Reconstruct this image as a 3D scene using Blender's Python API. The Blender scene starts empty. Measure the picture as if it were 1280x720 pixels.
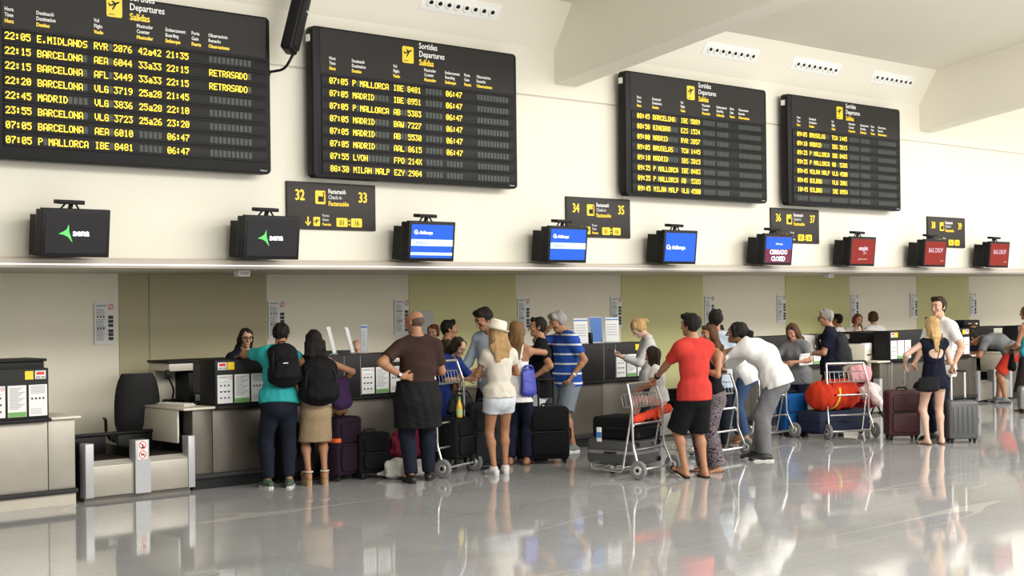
import bpy, bmesh, math, random
import numpy as np
from mathutils import Vector, Matrix
random.seed(4)
R = math.radians
SC = bpy.context.scene
COL = SC.collection

# ------------------------------------------------------------ camera, world, lights, exposure
HEAD = R(47.0)                                  # viewing direction: 47 degrees off the line of the counters
cam_data = bpy.data.cameras.new('camera')
cam = bpy.data.objects.new('camera', cam_data); COL.objects.link(cam)
cam_data.sensor_width = 36.0
cam_data.lens = 36.0 * 1828.0 / 1280.0
cam_data.shift_y = 13.5 / 1280.0
cam_data.clip_start = 0.1; cam_data.clip_end = 300
EYE = 1.87
cam.matrix_world = Matrix.Translation((0, 0, EYE)) @ Matrix.Rotation(HEAD - math.pi/2, 4, 'Z') @ Matrix.Rotation(math.pi/2, 4, 'X') @ Matrix.Rotation(-0.012, 4, 'Z')
SC.camera = cam

world = bpy.data.worlds.new('hall_daylight'); SC.world = world
world.use_nodes = True
wb = world.node_tree.nodes['Background']
wb.inputs[0].default_value = (1.0, 0.975, 0.93, 1); wb.inputs[1].default_value = 0.58

def area(name, loc, target, sx, sy, power, col):
    l = bpy.data.lights.new(name, 'AREA'); l.shape = 'RECTANGLE'; l.size = sx; l.size_y = sy; l.energy = power; l.color = col
    o = bpy.data.objects.new(name, l); COL.objects.link(o); o.location = loc
    o.rotation_euler = (Vector(target) - Vector(loc)).to_track_quat('-Z', 'Y').to_euler()
    return o
# daylight of the glazed hall front behind and to the right of the photographer
area('hall_daylight_front', (18, -9, 4.5), (14, 12.5, 2.0), 30, 5, 1400, (1.0, 0.97, 0.91))
area('hall_skylight', (20, 1.2, 6.9), (19.5, 3.4, 0), 38, 4, 5300, (1.0, 0.97, 0.91))
vs = SC.view_settings
vs.view_transform = 'Standard'; vs.look = 'None'; vs.exposure = 0.0; vs.gamma = 1.0
try: vs.use_curve_mapping = False
except Exception: pass

# ------------------------------------------------------------ materials
MATS = {}
def mat(name, col, rough=0.6, metal=0.0, var=0.0, vscale=6.0, bump=0.0, bscale=60.0, emit=0.0, spec=0.5, trans=0.0):
    if name in MATS: return MATS[name]
    m = bpy.data.materials.new(name); m.use_nodes = True
    nt = m.node_tree; p = nt.nodes['Principled BSDF']
    p.inputs['Base Color'].default_value = (*col, 1); p.inputs['Roughness'].default_value = rough
    p.inputs['Metallic'].default_value = metal; p.inputs['Specular IOR Level'].default_value = spec
    if trans: p.inputs['Transmission Weight'].default_value = trans
    tc = nt.nodes.new('ShaderNodeTexCoord')
    if var:
        n = nt.nodes.new('ShaderNodeTexNoise'); n.inputs['Scale'].default_value = vscale; n.inputs['Detail'].default_value = 4
        nt.links.new(tc.outputs['Object'], n.inputs['Vector'])
        mx = nt.nodes.new('ShaderNodeMix'); mx.data_type = 'RGBA'
        mx.inputs['A'].default_value = (*[max(0, c*(1-var)) for c in col], 1); mx.inputs['B'].default_value = (*[min(1, c*(1+var)) for c in col], 1)
        nt.links.new(n.outputs['Fac'], mx.inputs['Factor']); nt.links.new(mx.outputs['Result'], p.inputs['Base Color'])
    if bump:
        n2 = nt.nodes.new('ShaderNodeTexNoise'); n2.inputs['Scale'].default_value = bscale; n2.inputs['Detail'].default_value = 3
        nt.links.new(tc.outputs['Object'], n2.inputs['Vector'])
        b = nt.nodes.new('ShaderNodeBump'); b.inputs['Strength'].default_value = bump; b.inputs['Distance'].default_value = 0.01
        nt.links.new(n2.outputs['Fac'], b.inputs['Height']); nt.links.new(b.outputs['Normal'], p.inputs['Normal'])
    if emit:
        p.inputs['Emission Color'].default_value = (*col, 1); p.inputs['Emission Strength'].default_value = emit
    MATS[name] = m
    return m
def nodes_of(m): return m.node_tree.nodes, m.node_tree.links, m.node_tree.nodes['Principled BSDF']

M_wall = mat('cream_wall_paint', (0.74, 0.715, 0.615), 0.75, var=0.03, vscale=1.2)
M_ceil = mat('cream_ceiling_paint', (0.78, 0.745, 0.645), 0.8, var=0.02, vscale=0.8)
M_back = mat('warm_grey_panel', (0.86, 0.81, 0.66), 0.6, var=0.03, vscale=1.5)
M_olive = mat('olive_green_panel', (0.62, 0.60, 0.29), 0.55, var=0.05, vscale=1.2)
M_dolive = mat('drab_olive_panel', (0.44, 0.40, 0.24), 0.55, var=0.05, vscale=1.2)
M_gap = mat('shadow_gap', (0.30, 0.27, 0.23), 0.8)
M_seam = mat('wall_seam', (0.55, 0.51, 0.43), 0.8)
M_soffit = mat('soffit_lining', (0.62, 0.57, 0.49), 0.6)
M_fascia = mat('taupe_fascia', (0.46, 0.41, 0.35), 0.45)
M_alu = mat('bright_aluminium', (0.82, 0.81, 0.79), 0.3, metal=0.7)
M_steel = mat('brushed_steel', (0.36, 0.335, 0.285), 0.42, metal=0.45, var=0.10, vscale=7)
M_dsteel = mat('dark_and_shaded_steel', (0.125, 0.112, 0.092), 0.38, metal=0.45, var=0.12, vscale=7)  # dark steel carcasses; on counter fronts, brushed steel with shade put into its colour
M_cabinet = mat('beige_cabinet_panel', (0.50, 0.455, 0.375), 0.42, var=0.08, vscale=5)
M_blk = mat('black_plastic', (0.007, 0.007, 0.0075), 0.5, spec=.22)
M_blk2 = mat('charcoal_laminate', (0.011, 0.011, 0.012), 0.55, var=0.15, vscale=10, spec=.25)
M_char = mat('charcoal_sign_face', (0.024, 0.022, 0.021), 0.55, spec=.2)
M_sign = mat('anthracite_sign', (0.042, 0.037, 0.034), 0.55, spec=.2)
M_yel = mat('sign_yellow', (0.90, 0.62, 0.02), 0.45)
M_wht = mat('sign_white', (0.85, 0.85, 0.83), 0.5)
M_led = mat('lit_led_yellow', (1.0, 0.70, 0.03), 0.5, emit=1.0)
M_dim = mat('unlit_led_cell', (0.022, 0.034, 0.023), 0.5)
M_paper = mat('white_paper', (0.80, 0.81, 0.80), 0.7)
M_ink = mat('grey_print', (0.35, 0.36, 0.37), 0.8)
M_dink = mat('dark_print', (0.06, 0.06, 0.07), 0.8)
M_red = mat('signal_red', (0.65, 0.03, 0.02), 0.5)
M_green = mat('print_green', (0.16, 0.38, 0.10), 0.6)
M_white_panel = mat('ivory_laminate', (0.70, 0.66, 0.55), 0.4)
M_chrome = mat('chromed_tube', (0.62, 0.615, 0.60), 0.25, metal=0.9)
M_rub = mat('grey_rubber', (0.20, 0.20, 0.195), 0.7)
M_drub = mat('black_rubber', (0.015, 0.015, 0.015), 0.7)

# ------------------------------------------------------------ mesh helpers
class MB:
    """collects simple shapes and links them as one mesh object"""
    def __init__(s): s.v = []; s.f = []
    def add(s, vs, fs, mtx=None):
        n = len(s.v)
        if mtx is not None: vs = [tuple(mtx @ Vector(q)) for q in vs]
        s.v += [tuple(q) for q in vs]; s.f += [tuple(i + n for i in f) for f in fs]; return s
    def box(s, x0, x1, y0, y1, z0, z1, m=None):
        v = [(x, y, z) for z in (z0, z1) for y in (y0, y1) for x in (x0, x1)]
        return s.add(v, [(0, 2, 3, 1), (4, 5, 7, 6), (0, 1, 5, 4), (2, 6, 7, 3), (0, 4, 6, 2), (1, 3, 7, 5)], m)
    def cbox(s, x0, x1, y0, y1, z0, z1, b=0.01, seg=2, m=None):
        bm = bmesh.new(); bmesh.ops.create_cube(bm, size=1.0)
        for q in bm.verts: q.co = Vector(((x0+x1)/2 + q.co.x*(x1-x0), (y0+y1)/2 + q.co.y*(y1-y0), (z0+z1)/2 + q.co.z*(z1-z0)))
        b = min(b, 0.49*min(x1-x0, y1-y0, z1-z0))
        bmesh.ops.bevel(bm, geom=bm.edges[:], offset=b, segments=seg, profile=0.5, affect='EDGES')
        bm.verts.index_update(); s.add([q.co[:] for q in bm.verts], [[q.index for q in f.verts] for f in bm.faces], m); bm.free(); return s
    def quad(s, a, b, c, d, m=None): return s.add([a, b, c, d], [(0, 1, 2, 3)], m)
    def prism(s, pts, y0, y1, m=None):
        """polygon in XZ (counter-clockwise) from y0 (front) to y1"""
        n = len(pts)
        v = [(x, y0, z) for x, z in pts] + [(x, y1, z) for x, z in pts]
        f = [tuple(range(n)), tuple(range(2*n-1, n-1, -1))] + [(i, i+n, (i+1) % n + n, (i+1) % n) for i in range(n)]
        return s.add(v, f, m)
    def rprism(s, x0, x1, z0, z1, r, y0, y1, ch=0.0, m=None, seg=5):
        """rounded rectangle in XZ swept from y0 to y1 with softened rims"""
        def ring(ins, y):
            rr = max(r - ins, 0.001); o = []
            for cx, cz, a0 in ((x1-r, z0+r, -90), (x1-r, z1-r, 0), (x0+r, z1-r, 90), (x0+r, z0+r, 180)):
                for k in range(seg + 1):
                    a = R(a0 + 90.0*k/seg); o.append((cx + rr*math.cos(a), y, cz + rr*math.sin(a)))
            return o
        rings = [ring(0, y0), ring(0, y1)] if not ch else [ring(ch, y0), ring(ch*0.3, y0+ch*0.3), ring(0, y0+ch), ring(0, y1-ch), ring(ch*0.3, y1-ch*0.3), ring(ch, y1)]
        n = len(rings[0]); v = [q for g in rings for q in g]; f = [tuple(range(n)), tuple(len(v)-1-i for i in range(n))]
        for k in range(len(rings)-1):
            for i in range(n):
                j = (i+1) % n; f.append((k*n+i, (k+1)*n+i, (k+1)*n+j, k*n+j))
        return s.add(v, f, m)
    def lathe(s, prof, n=20, m=None):
        """profile of (radius, z) turned around Z"""
        v = []; f = []
        for r, z in prof:
            for i in range(n): a = 2*math.pi*i/n; v.append((r*math.cos(a), r*math.sin(a), z))
        for k in range(len(prof)-1):
            for i in range(n): j = (i+1) % n; f.append((k*n+i, k*n+j, (k+1)*n+j, (k+1)*n+i))
        f.append(tuple(range(n-1, -1, -1))); f.append(tuple((len(prof)-1)*n+i for i in range(n)))
        return s.add(v, f, m)
    def tube(s, pts, r, n=8, fil=0.0, closed=False, m=None):
        P = [Vector(p) for p in pts]
        if fil:
            Q = []; N = len(P)
            for i, p in enumerate(P):
                if not closed and i in (0, N-1): Q.append(p); continue
                a = P[i-1]; b = P[(i+1) % N]; d1 = a-p; d2 = b-p
                t = min(fil, d1.length*0.45, d2.length*0.45); A = p + d1.normalized()*t; B = p + d2.normalized()*t
                for k in range(5): u = k/4; Q.append(A*(1-u)**2 + p*2*u*(1-u) + B*u*u)
            P = Q
        N = len(P); v = []; f = []; up = None
        for i, p in enumerate(P):
            t = ((P[(i+1) % N] - P[i-1]) if (closed or 0 < i < N-1) else (P[1]-P[0] if i == 0 else P[-1]-P[-2])).normalized()
            if up is None: up = t.orthogonal().normalized()
            up = (up - t*up.dot(t)).normalized(); w = t.cross(up)
            rr = r[i] if isinstance(r, (list, tuple)) and not fil else (r[0] if isinstance(r, (list, tuple)) else r)
            for k in range(n): a = 2*math.pi*k/n; v.append(p + up*math.cos(a)*rr + w*math.sin(a)*rr)
        for i in range(N if closed else N-1):
            j = (i+1) % N
            for k in range(n): l = (k+1) % n; f.append((i*n+k, i*n+l, j*n+l, j*n+k))
        if not closed: f.append(tuple(range(n-1, -1, -1))); f.append(tuple((N-1)*n+k for k in range(n)))
        return s.add(v, f, m)
    def wheel(s, c, axis, r, w, m=None, n=20, hole=0.0):
        A = Vector(axis).normalized(); q = Vector((0, 0, 1)).rotation_difference(A).to_matrix().to_4x4()
        T = Matrix.Translation(c) @ q
        if m is not None: T = m @ T
        b = min(w*0.35, r*0.25)
        return s.lathe([(max(hole, r*0.02), -w/2), (r-b, -w/2), (r, -w/2+b), (r, w/2-b), (r-b, w/2), (max(hole, r*0.02), w/2)], n, T)
    def build(s, name, material, parent=None, smooth=True, ang=38):
        me = bpy.data.meshes.new(name); me.from_pydata(s.v, [], s.f); me.update()
        return link(name, me, material, parent, smooth, ang)
def link(name, me, material, parent=None, smooth=True, ang=38):
    me.materials.clear(); me.materials.append(material)
    if smooth:
        me.shade_smooth(); me.set_sharp_from_angle(angle=R(ang))
    o = bpy.data.objects.new(name, me); COL.objects.link(o)
    if parent is not None: o.parent = parent
    return o
def tag(o, label=None, cat=None, group=None, kind=None):
    if label: o['label'] = label
    if cat: o['category'] = cat
    if group: o['group'] = group
    if kind: o['kind'] = kind
    return o
def thing(name, label, cat, loc=(0, 0, 0), rz=0.0, group=None):
    o = bpy.data.objects.new(name, None); COL.objects.link(o); o.empty_display_size = 0.1
    o.location = loc; o.rotation_euler = (0, 0, rz)
    return tag(o, label, cat, group)
def struct(name, mb, m, smooth=False):
    o = mb.build(name, m, None, smooth); o['kind'] = 'structure'; return o
def copy_tree(o, parent=None):
    c = o.copy(); COL.objects.link(c)
    if parent is not None: c.parent = parent
    for ch in list(o.children): copy_tree(ch, c)
    return c

# ------------------------------------------------------------ lettering (built-in font, cached per character)
GL = {}
def _prep(chars):
    cu = bpy.data.curves.new('glyph', 'FONT'); cu.resolution_u = 2; cu.size = 1.0
    ob = bpy.data.objects.new('glyph', cu)
    def conv(t):
        cu.body = t
        me = bpy.data.meshes.new_from_object(ob)
        v = [q.co[:2] for q in me.vertices]; f = [tuple(p.vertices) for p in me.polygons]; bpy.data.meshes.remove(me); return v, f
    COL.objects.link(ob); bpy.context.view_layer.update()
    for ch in chars:
        if ch == ' ': GL[ch] = ([], [], 0.30); continue
        v, f = conv(ch); v2, _ = conv(ch + 'I'); i0, _ = conv('I')
        adv = max(q[0] for q in v2) - max(q[0] for q in i0)
        GL[ch] = (v, f, adv)
    bpy.data.objects.remove(ob)
_prep(sorted(set('ABCDEFGHIJKLMNOPQRSTUVWXYZabcdefghijklmnopqrstuvwxyz0123456789 .:-óñó/')))
def text(mb, body, x, z, size, y, sx=1.0, align='l', bold=0.0, m=None):
    """writing in the XZ plane facing -Y, baseline left at (x, z); size = capital height"""
    k = size / 0.70; w = sum(GL[c][2] for c in body)*k*sx
    if align == 'c': x -= w/2
    if align == 'r': x -= w
    offs = [(0, 0)] if not bold else [(-bold, 0), (bold, 0), (0, bold*0.6), (0, -bold*0.6)]
    for c in body:
        v, f, a = GL[c]
        for n_, (ox, oz) in enumerate(offs): mb.add([(x + q[0]*k*sx + ox, y - 0.0002*n_, z + q[1]*k + oz) for q in v], f, m)
        x += a*k*sx
    return w
F57 = {}
for row in '''0 3E5149453E|1 00427F4000|2 4261514946|3 2141454B31|4 1814127F10|5 2745454539|6 3C4A494930|7 0171090503|8 3649494936|9 064949291E|: 0036360000|. 0060600000|A 7E1111117E|B 7F49494936|C 3E41414122|D 7F4141221C|E 7F49494941|F 7F09090901|G 3E4149497A|H 7F0808087F|I 00417F4100|J 2040413F01|K 7F08142241|L 7F40404040|M 7F020C027F|N 7F0408107F|O 3E4141413E|P 7F09090906|R 7F09192946|S 4649494931|T 01017F0101|U 3F4040403F|V 1F2040201F|W 3F4038403F|X 6314081463|Y 0708700807|Z 6151494543|a 2054545478'''.split('|'):
    F57[row[0]] = bytes.fromhex(row[2:])
def led(mb, body, x, z, y, pitch=0.0485, w=0.040, h=0.063):
    """dot-matrix characters, top left at (x, z)"""
    pw, ph = w/5, h/7
    for ch in body:
        if ch != ' ':
            for cx in range(5):
                b = F57[ch][cx]; r = 0
                while r < 7:
                    if b >> r & 1:
                        r1 = r
                        while r1 < 7 and b >> r1 & 1: r1 += 1
                        xa = x+cx*pw; mb.quad((xa-0.001, y, z-r1*ph), (xa+pw+0.001, y, z-r1*ph), (xa+pw+0.001, y, z-r*ph), (xa-0.001, y, z-r*ph)); r = r1
                    else: r += 1
        x += pitch
def rquad(mb, x0, x1, z0, z1, r, y, seg=4):
    o = []
    for cx, cz, a0 in ((x1-r, z0+r, -90), (x1-r, z1-r, 0), (x0+r, z1-r, 90), (x0+r, z0+r, 180)):
        for k in range(seg+1): a = R(a0+90*k/seg); o.append((cx+r*math.cos(a), y, cz+r*math.sin(a)))
    return mb.add(o, [tuple(range(len(o)))])
def poly(mb, pts, y): return mb.add([(x, y, z) for x, z in pts], [tuple(range(len(pts)))])
def ringq(mb, cx, cz, r, t, y, n=20):
    v = [(cx+math.cos(2*math.pi*i/n)*q, y, cz+math.sin(2*math.pi*i/n)*q) for q in (r-t, r) for i in range(n)]
    return mb.add(v, [(i, n+i, n+(i+1) % n, (i+1) % n) for i in range(n)])
def plane_icon(mb, cx, cz, s, y):
    """little aeroplane taking off"""
    T = lambda q: (cx+q[0]*s, cz+q[1]*s)
    poly(mb, [T(q) for q in ((-.42, -.02), (-.36, -.10), (.30, .16), (.42, .26), (.38, .32), (.24, .27))], y)
    poly(mb, [T(q) for q in ((-.02, .06), (-.20, -.30), (-.10, -.32), (.18, .12))], y-.0003)
    poly(mb, [T(q) for q in ((-.05, .10), (-.22, .30), (-.12, .33), (.12, .18))], y-.0006)
    poly(mb, [T(q) for q in ((-.42, -.02), (-.50, .12), (-.42, .14), (-.30, .02))], y-.0009)

# ------------------------------------------------------------ setting
YW, YB, YC = 12.52, 14.80, 12.80      # bulkhead wall, rear wall, counter fronts
PER, N0 = 4.075, 8.0                  # one counter group every 4.075 m
XL, XR = -3.0, 46.0

mf = bpy.data.materials.new('polished_grey_granite'); mf.use_nodes = True
nn, ll, pb = nodes_of(mf)
tc = nn.new('ShaderNodeTexCoord')
n1 = nn.new('ShaderNodeTexNoise'); n1.inputs['Scale'].default_value = 1.3; n1.inputs['Detail'].default_value = 6
n2 = nn.new('ShaderNodeTexNoise'); n2.inputs['Scale'].default_value = 90; n2.inputs['Detail'].default_value = 2
ll.new(tc.outputs['Object'], n1.inputs['Vector']); ll.new(tc.outputs['Object'], n2.inputs['Vector'])
ad = nn.new('ShaderNodeMath'); ad.operation = 'MULTIPLY_ADD'; ad.inputs[1].default_value = 1.0
n1s = nn.new('ShaderNodeMath'); n1s.operation = 'MULTIPLY_ADD'; n1s.inputs[1].default_value = 0.30; n1s.inputs[2].default_value = 0.35; ll.new(n1.outputs['Fac'], n1s.inputs[0])
ll.new(n2.outputs['Fac'], ad.inputs[0]); ll.new(n1s.outputs[0], ad.inputs[2])
cr = nn.new('ShaderNodeValToRGB'); cr.color_ramp.elements[0].position = 0.78; cr.color_ramp.elements[1].position = 1.22
cr.color_ramp.elements[0].color = (0.24, 0.242, 0.243, 1); cr.color_ramp.elements[1].color = (0.45, 0.452, 0.452, 1)
ll.new(ad.outputs[0], cr.inputs['Fac'])
# thin pale veins that run across the slabs
wv = nn.new('ShaderNodeTexNoise'); wv.inputs['Scale'].default_value = 0.22; wv.inputs['Detail'].default_value = 1.0
mp = nn.new('ShaderNodeMapping'); mp.inputs['Rotation'].default_value = (0, 0, R(38)); mp.inputs['Scale'].default_value = (0.35, 3.0, 1)
ll.new(tc.outputs['Object'], mp.inputs['Vector']); ll.new(mp.outputs['Vector'], wv.inputs['Vector'])
sb = nn.new('ShaderNodeMath'); sb.operation = 'SUBTRACT'; sb.inputs[1].default_value = 0.5; ll.new(wv.outputs['Fac'], sb.inputs[0])
ab = nn.new('ShaderNodeMath'); ab.operation = 'ABSOLUTE'; ll.new(sb.outputs[0], ab.inputs[0])
lt = nn.new('ShaderNodeMath'); lt.operation = 'LESS_THAN'; lt.inputs[1].default_value = 0.0011; ll.new(ab.outputs[0], lt.inputs[0])
# slab joints
br = nn.new('ShaderNodeTexBrick'); br.offset = 0.0; br.inputs['Scale'].default_value = 1.0
br.inputs['Brick Width'].default_value = 1.2; br.inputs['Row Height'].default_value = 1.2; br.inputs['Mortar Size'].default_value = 0.0035
ll.new(tc.outputs['Object'], br.inputs['Vector'])
mx1 = nn.new('ShaderNodeMix'); mx1.data_type = 'RGBA'; mx1.inputs['B'].default_value = (0.62, 0.60, 0.56, 1)
fv = nn.new('ShaderNodeMath'); fv.operation = 'MULTIPLY'; fv.inputs[1].default_value = 0.75; ll.new(lt.outputs[0], fv.inputs[0])
ll.new(cr.outputs['Color'], mx1.inputs['A']); ll.new(fv.outputs[0], mx1.inputs['Factor'])
mx2 = nn.new('ShaderNodeMix'); mx2.data_type = 'RGBA'; mx2.inputs['B'].default_value = (0.22, 0.21, 0.20, 1)
fj = nn.new('ShaderNodeMath'); fj.operation = 'MULTIPLY'; fj.inputs[1].default_value = 0.5; ll.new(br.outputs['Fac'], fj.inputs[0])
ll.new(mx1.outputs['Result'], mx2.inputs['A']); ll.new(fj.outputs[0], mx2.inputs['Factor'])
ll.new(mx2.outputs['Result'], pb.inputs['Base Color'])
pb.inputs['Roughness'].default_value = 0.055; pb.inputs['IOR'].default_value = 1.8
nb = nn.new('ShaderNodeTexNoise'); nb.inputs['Scale'].default_value = 2.2; ll.new(tc.outputs['Object'], nb.inputs['Vector'])
bp = nn.new('ShaderNodeBump'); bp.inputs['Strength'].default_value = 0.05; bp.inputs['Distance'].default_value = 0.01
ll.new(nb.outputs['Fac'], bp.inputs['Height']); ll.new(bp.outputs['Normal'], pb.inputs['Normal'])
struct('floor', MB().box(XL, XR, -12, YB+.2, -0.2, 0), mf)

struct('wall_front', MB().box(XL, XR, YW, YW+.25, 2.28, 4.27), M_wall)
struct('wall_upper', MB().box(XL, XR, YW, YW+.25, 4.29, 4.95), M_wall)
struct('trim_1', MB().box(XL, XR, YW+.012, YW+.2, 4.26, 4.30), M_seam)
struct('wall_back', MB().box(XL, XR, YB, YB+.2, 0, 2.35), M_back)
# olive panels set flush into the rear wall, one per counter group
gx = [(-0.4, 1.4), (3.75, 5.75), (7.85, 9.78), (11.97, 13.86), (16.02, 17.90), (20.06, 21.92), (24.12, 25.98), (28.2, 30.05), (32.25, 34.1)]
for i, (a, b) in enumerate(gx):
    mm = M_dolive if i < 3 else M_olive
    p = MB().box(a, b, YB-.012, YB+.01, 0, 2.3)
    struct('wall_panel', p, mm)
    if i < 3: struct('trim_%d' % (2+i), MB().box(a+.36, a+.375, YB-.016, YB-.01, 0, 2.3), M_gap)
# bulkhead: fascia with bright rail, lit soffit behind it
struct('ceiling_soffit', MB().box(XL, XR, YW-.02, YB, 2.20, 2.30), M_soffit)
struct('trim_6', MB().cbox(XL, XR, YW-.14, YW+.03, 2.195, 2.285, .015), M_fascia)
struct('trim_7', MB().box(XL, XR, YW-.15, YW-.13, 2.222, 2.236), M_alu)
# sloped cove with the air jets, then the rising hall ceiling
struct('ceiling_cove', MB().prism([(XL, 0), (XR, 0), (XR, 1), (XL, 1)], 0, 1, Matrix(((1, 0, 0, 0), (0, .12, -.32, YW), (0, .12, .54, 4.86), (0, 0, 0, 1)))), M_ceil)
struct('ceiling', MB().add([(XL, 12.22, 5.38), (XR, 12.22, 5.38), (XR, 6.5, 6.26), (XL, 6.5, 6.26), (XL, 12.40, 5.50), (XR, 12.40, 5.50), (XR, 6.5, 6.45), (XL, 6.5, 6.45)],
       [(0, 1, 2, 3), (7, 6, 5, 4), (0, 4, 5, 1), (3, 2, 6, 7), (0, 3, 7, 4), (1, 5, 6, 2)]), M_ceil)
for bx in (4.2, 12.42, 20.55, 28.8, 37.0):
    zb = lambda y: 4.45 + .152*(YW-y)
    struct('ceiling_beam', MB().add([(x, y, z) for x in (bx, bx+.38) for (y, z) in ((YW, zb(YW)), (6.5, zb(6.5)), (6.5, 6.4), (YW, 5.6))],
           [(0, 1, 2, 3), (7, 6, 5, 4), (0, 4, 5, 1), (1, 5, 6, 2), (2, 6, 7, 3), (3, 7, 4, 0)]), M_ceil)

# ------------------------------------------------------------ air jet strips on the cove
for cx, lb in ((8.75, 'white strip of eight air jets above the gap between the two left boards'), (10.79, 'white strip of eight air jets left of the first ceiling beam'), (15.60, 'white strip of eight air jets directly above the third departure board'),
               (17.54, 'white strip of eight air jets above the gap beside the fourth board'), (19.53, 'white strip of eight air jets nearest the far ceiling beam')):
    t = thing('air_vent', lb, 'air vent', (cx, YW-.172, 5.148), 0, 'air jet strips on the cove')
    f = Matrix.Rotation(math.atan2(.32, .54), 4, 'X')
    MB().cbox(-.58, .58, -.006, .012, -.10, .10, .004, m=f).build('vent_plate', M_wht, t)
    for k in range(8):
        x = -.455 + k*.13
        o = MB().wheel((x, -.008, 0), (0, -1, 0), .052, .03, f, 16, .03).build('nozzle', M_wht, t)
        MB().wheel((x+.004, -.012, -.004), (0, -1, -.3), .033, .03, f, 14).build('nozzle_opening', M_blk, o)

# ------------------------------------------------------------ departure boards
HEADS = [(.20, 'Hora', 'Time', 'Hora'), (.49, 'Destinació', 'Destination', 'Destino'), (1.04, 'Vol', 'Flight', 'Vuelo'), (1.47, 'Mostrador', 'Counter', 'Mostrador'),
         (1.77, 'Embarcament', 'Boarding', 'Embarque'), (2.05, 'Porta', 'Gate', 'Puerta'), (2.235, 'Observacions', 'Remarks', 'Observaciones')]
B1 = [('22:05', 'E.MIDLANDS', 'RYR 2076', '42a42', '21:35', ''), ('22:15', 'BARCELONA', 'AEA 6044', '33a33', '22:15', 'RETRASADO'), ('22:15', 'BARCELONA', 'AFL 3449', '33a33', '22:15', 'RETRASADO'),
      ('22:20', 'BARCELONA', 'VLG 3719', '25a28', '21:45', ''), ('22:45', 'MADRID', 'VLG 3836', '25a28', '22:10', ''), ('23:55', 'BARCELONA', 'VLG 3723', '25a26', '23:20', ''),
      ('07:05', 'BARCELONA', 'AEA 6010', '', '06:47', ''), ('07:05', 'P MALLORCA', 'IBE 8481', '', '06:47', '')]
B2 = [('07:05', 'P MALLORCA', 'IBE 8481', '', '06:47', ''), ('07:05', 'MADRID', 'IBE 8951', '', '06:47', ''), ('07:05', 'P MALLORCA', 'AB  5383', '', '06:47', ''), ('07:05', 'MADRID', 'BAW 7227', '', '06:47', ''),
      ('07:05', 'MADRID', 'AB  5530', '', '06:47', ''), ('07:05', 'MADRID', 'AAL 8615', '', '06:47', ''), ('07:55', 'LYON', 'FPO 214X', '', '', ''), ('08:30', 'MILAN MALP', 'EZY 2984', '', '', '')]
B3 = [('08:45', 'BARCELONA', 'IBE 5889', '', '', ''), ('08:50', 'GINEBRA', 'EZS 1534', '', '', ''), ('09:00', 'MADRID', 'RYR 2057', '', '', ''), ('09:05', 'BRUSELAS', 'TCW 1445', '', '', ''),
      ('09:10', 'MADRID', 'IBS 3815', '', '', ''), ('09:35', 'P MALLORCA', 'IBE 8483', '', '', ''), ('09:35', 'P MALLORCA', 'AB  5385', '', '', ''), ('09:45', 'MILAN MALP', 'VLG 4500', '', '', '')]
B4 = B3[3:] + [('09:45', 'BILBAO', 'VLG 3801', '', '', ''), ('10:45', 'BILBAO', 'IBE 8954', '', '', ''), None]
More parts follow.
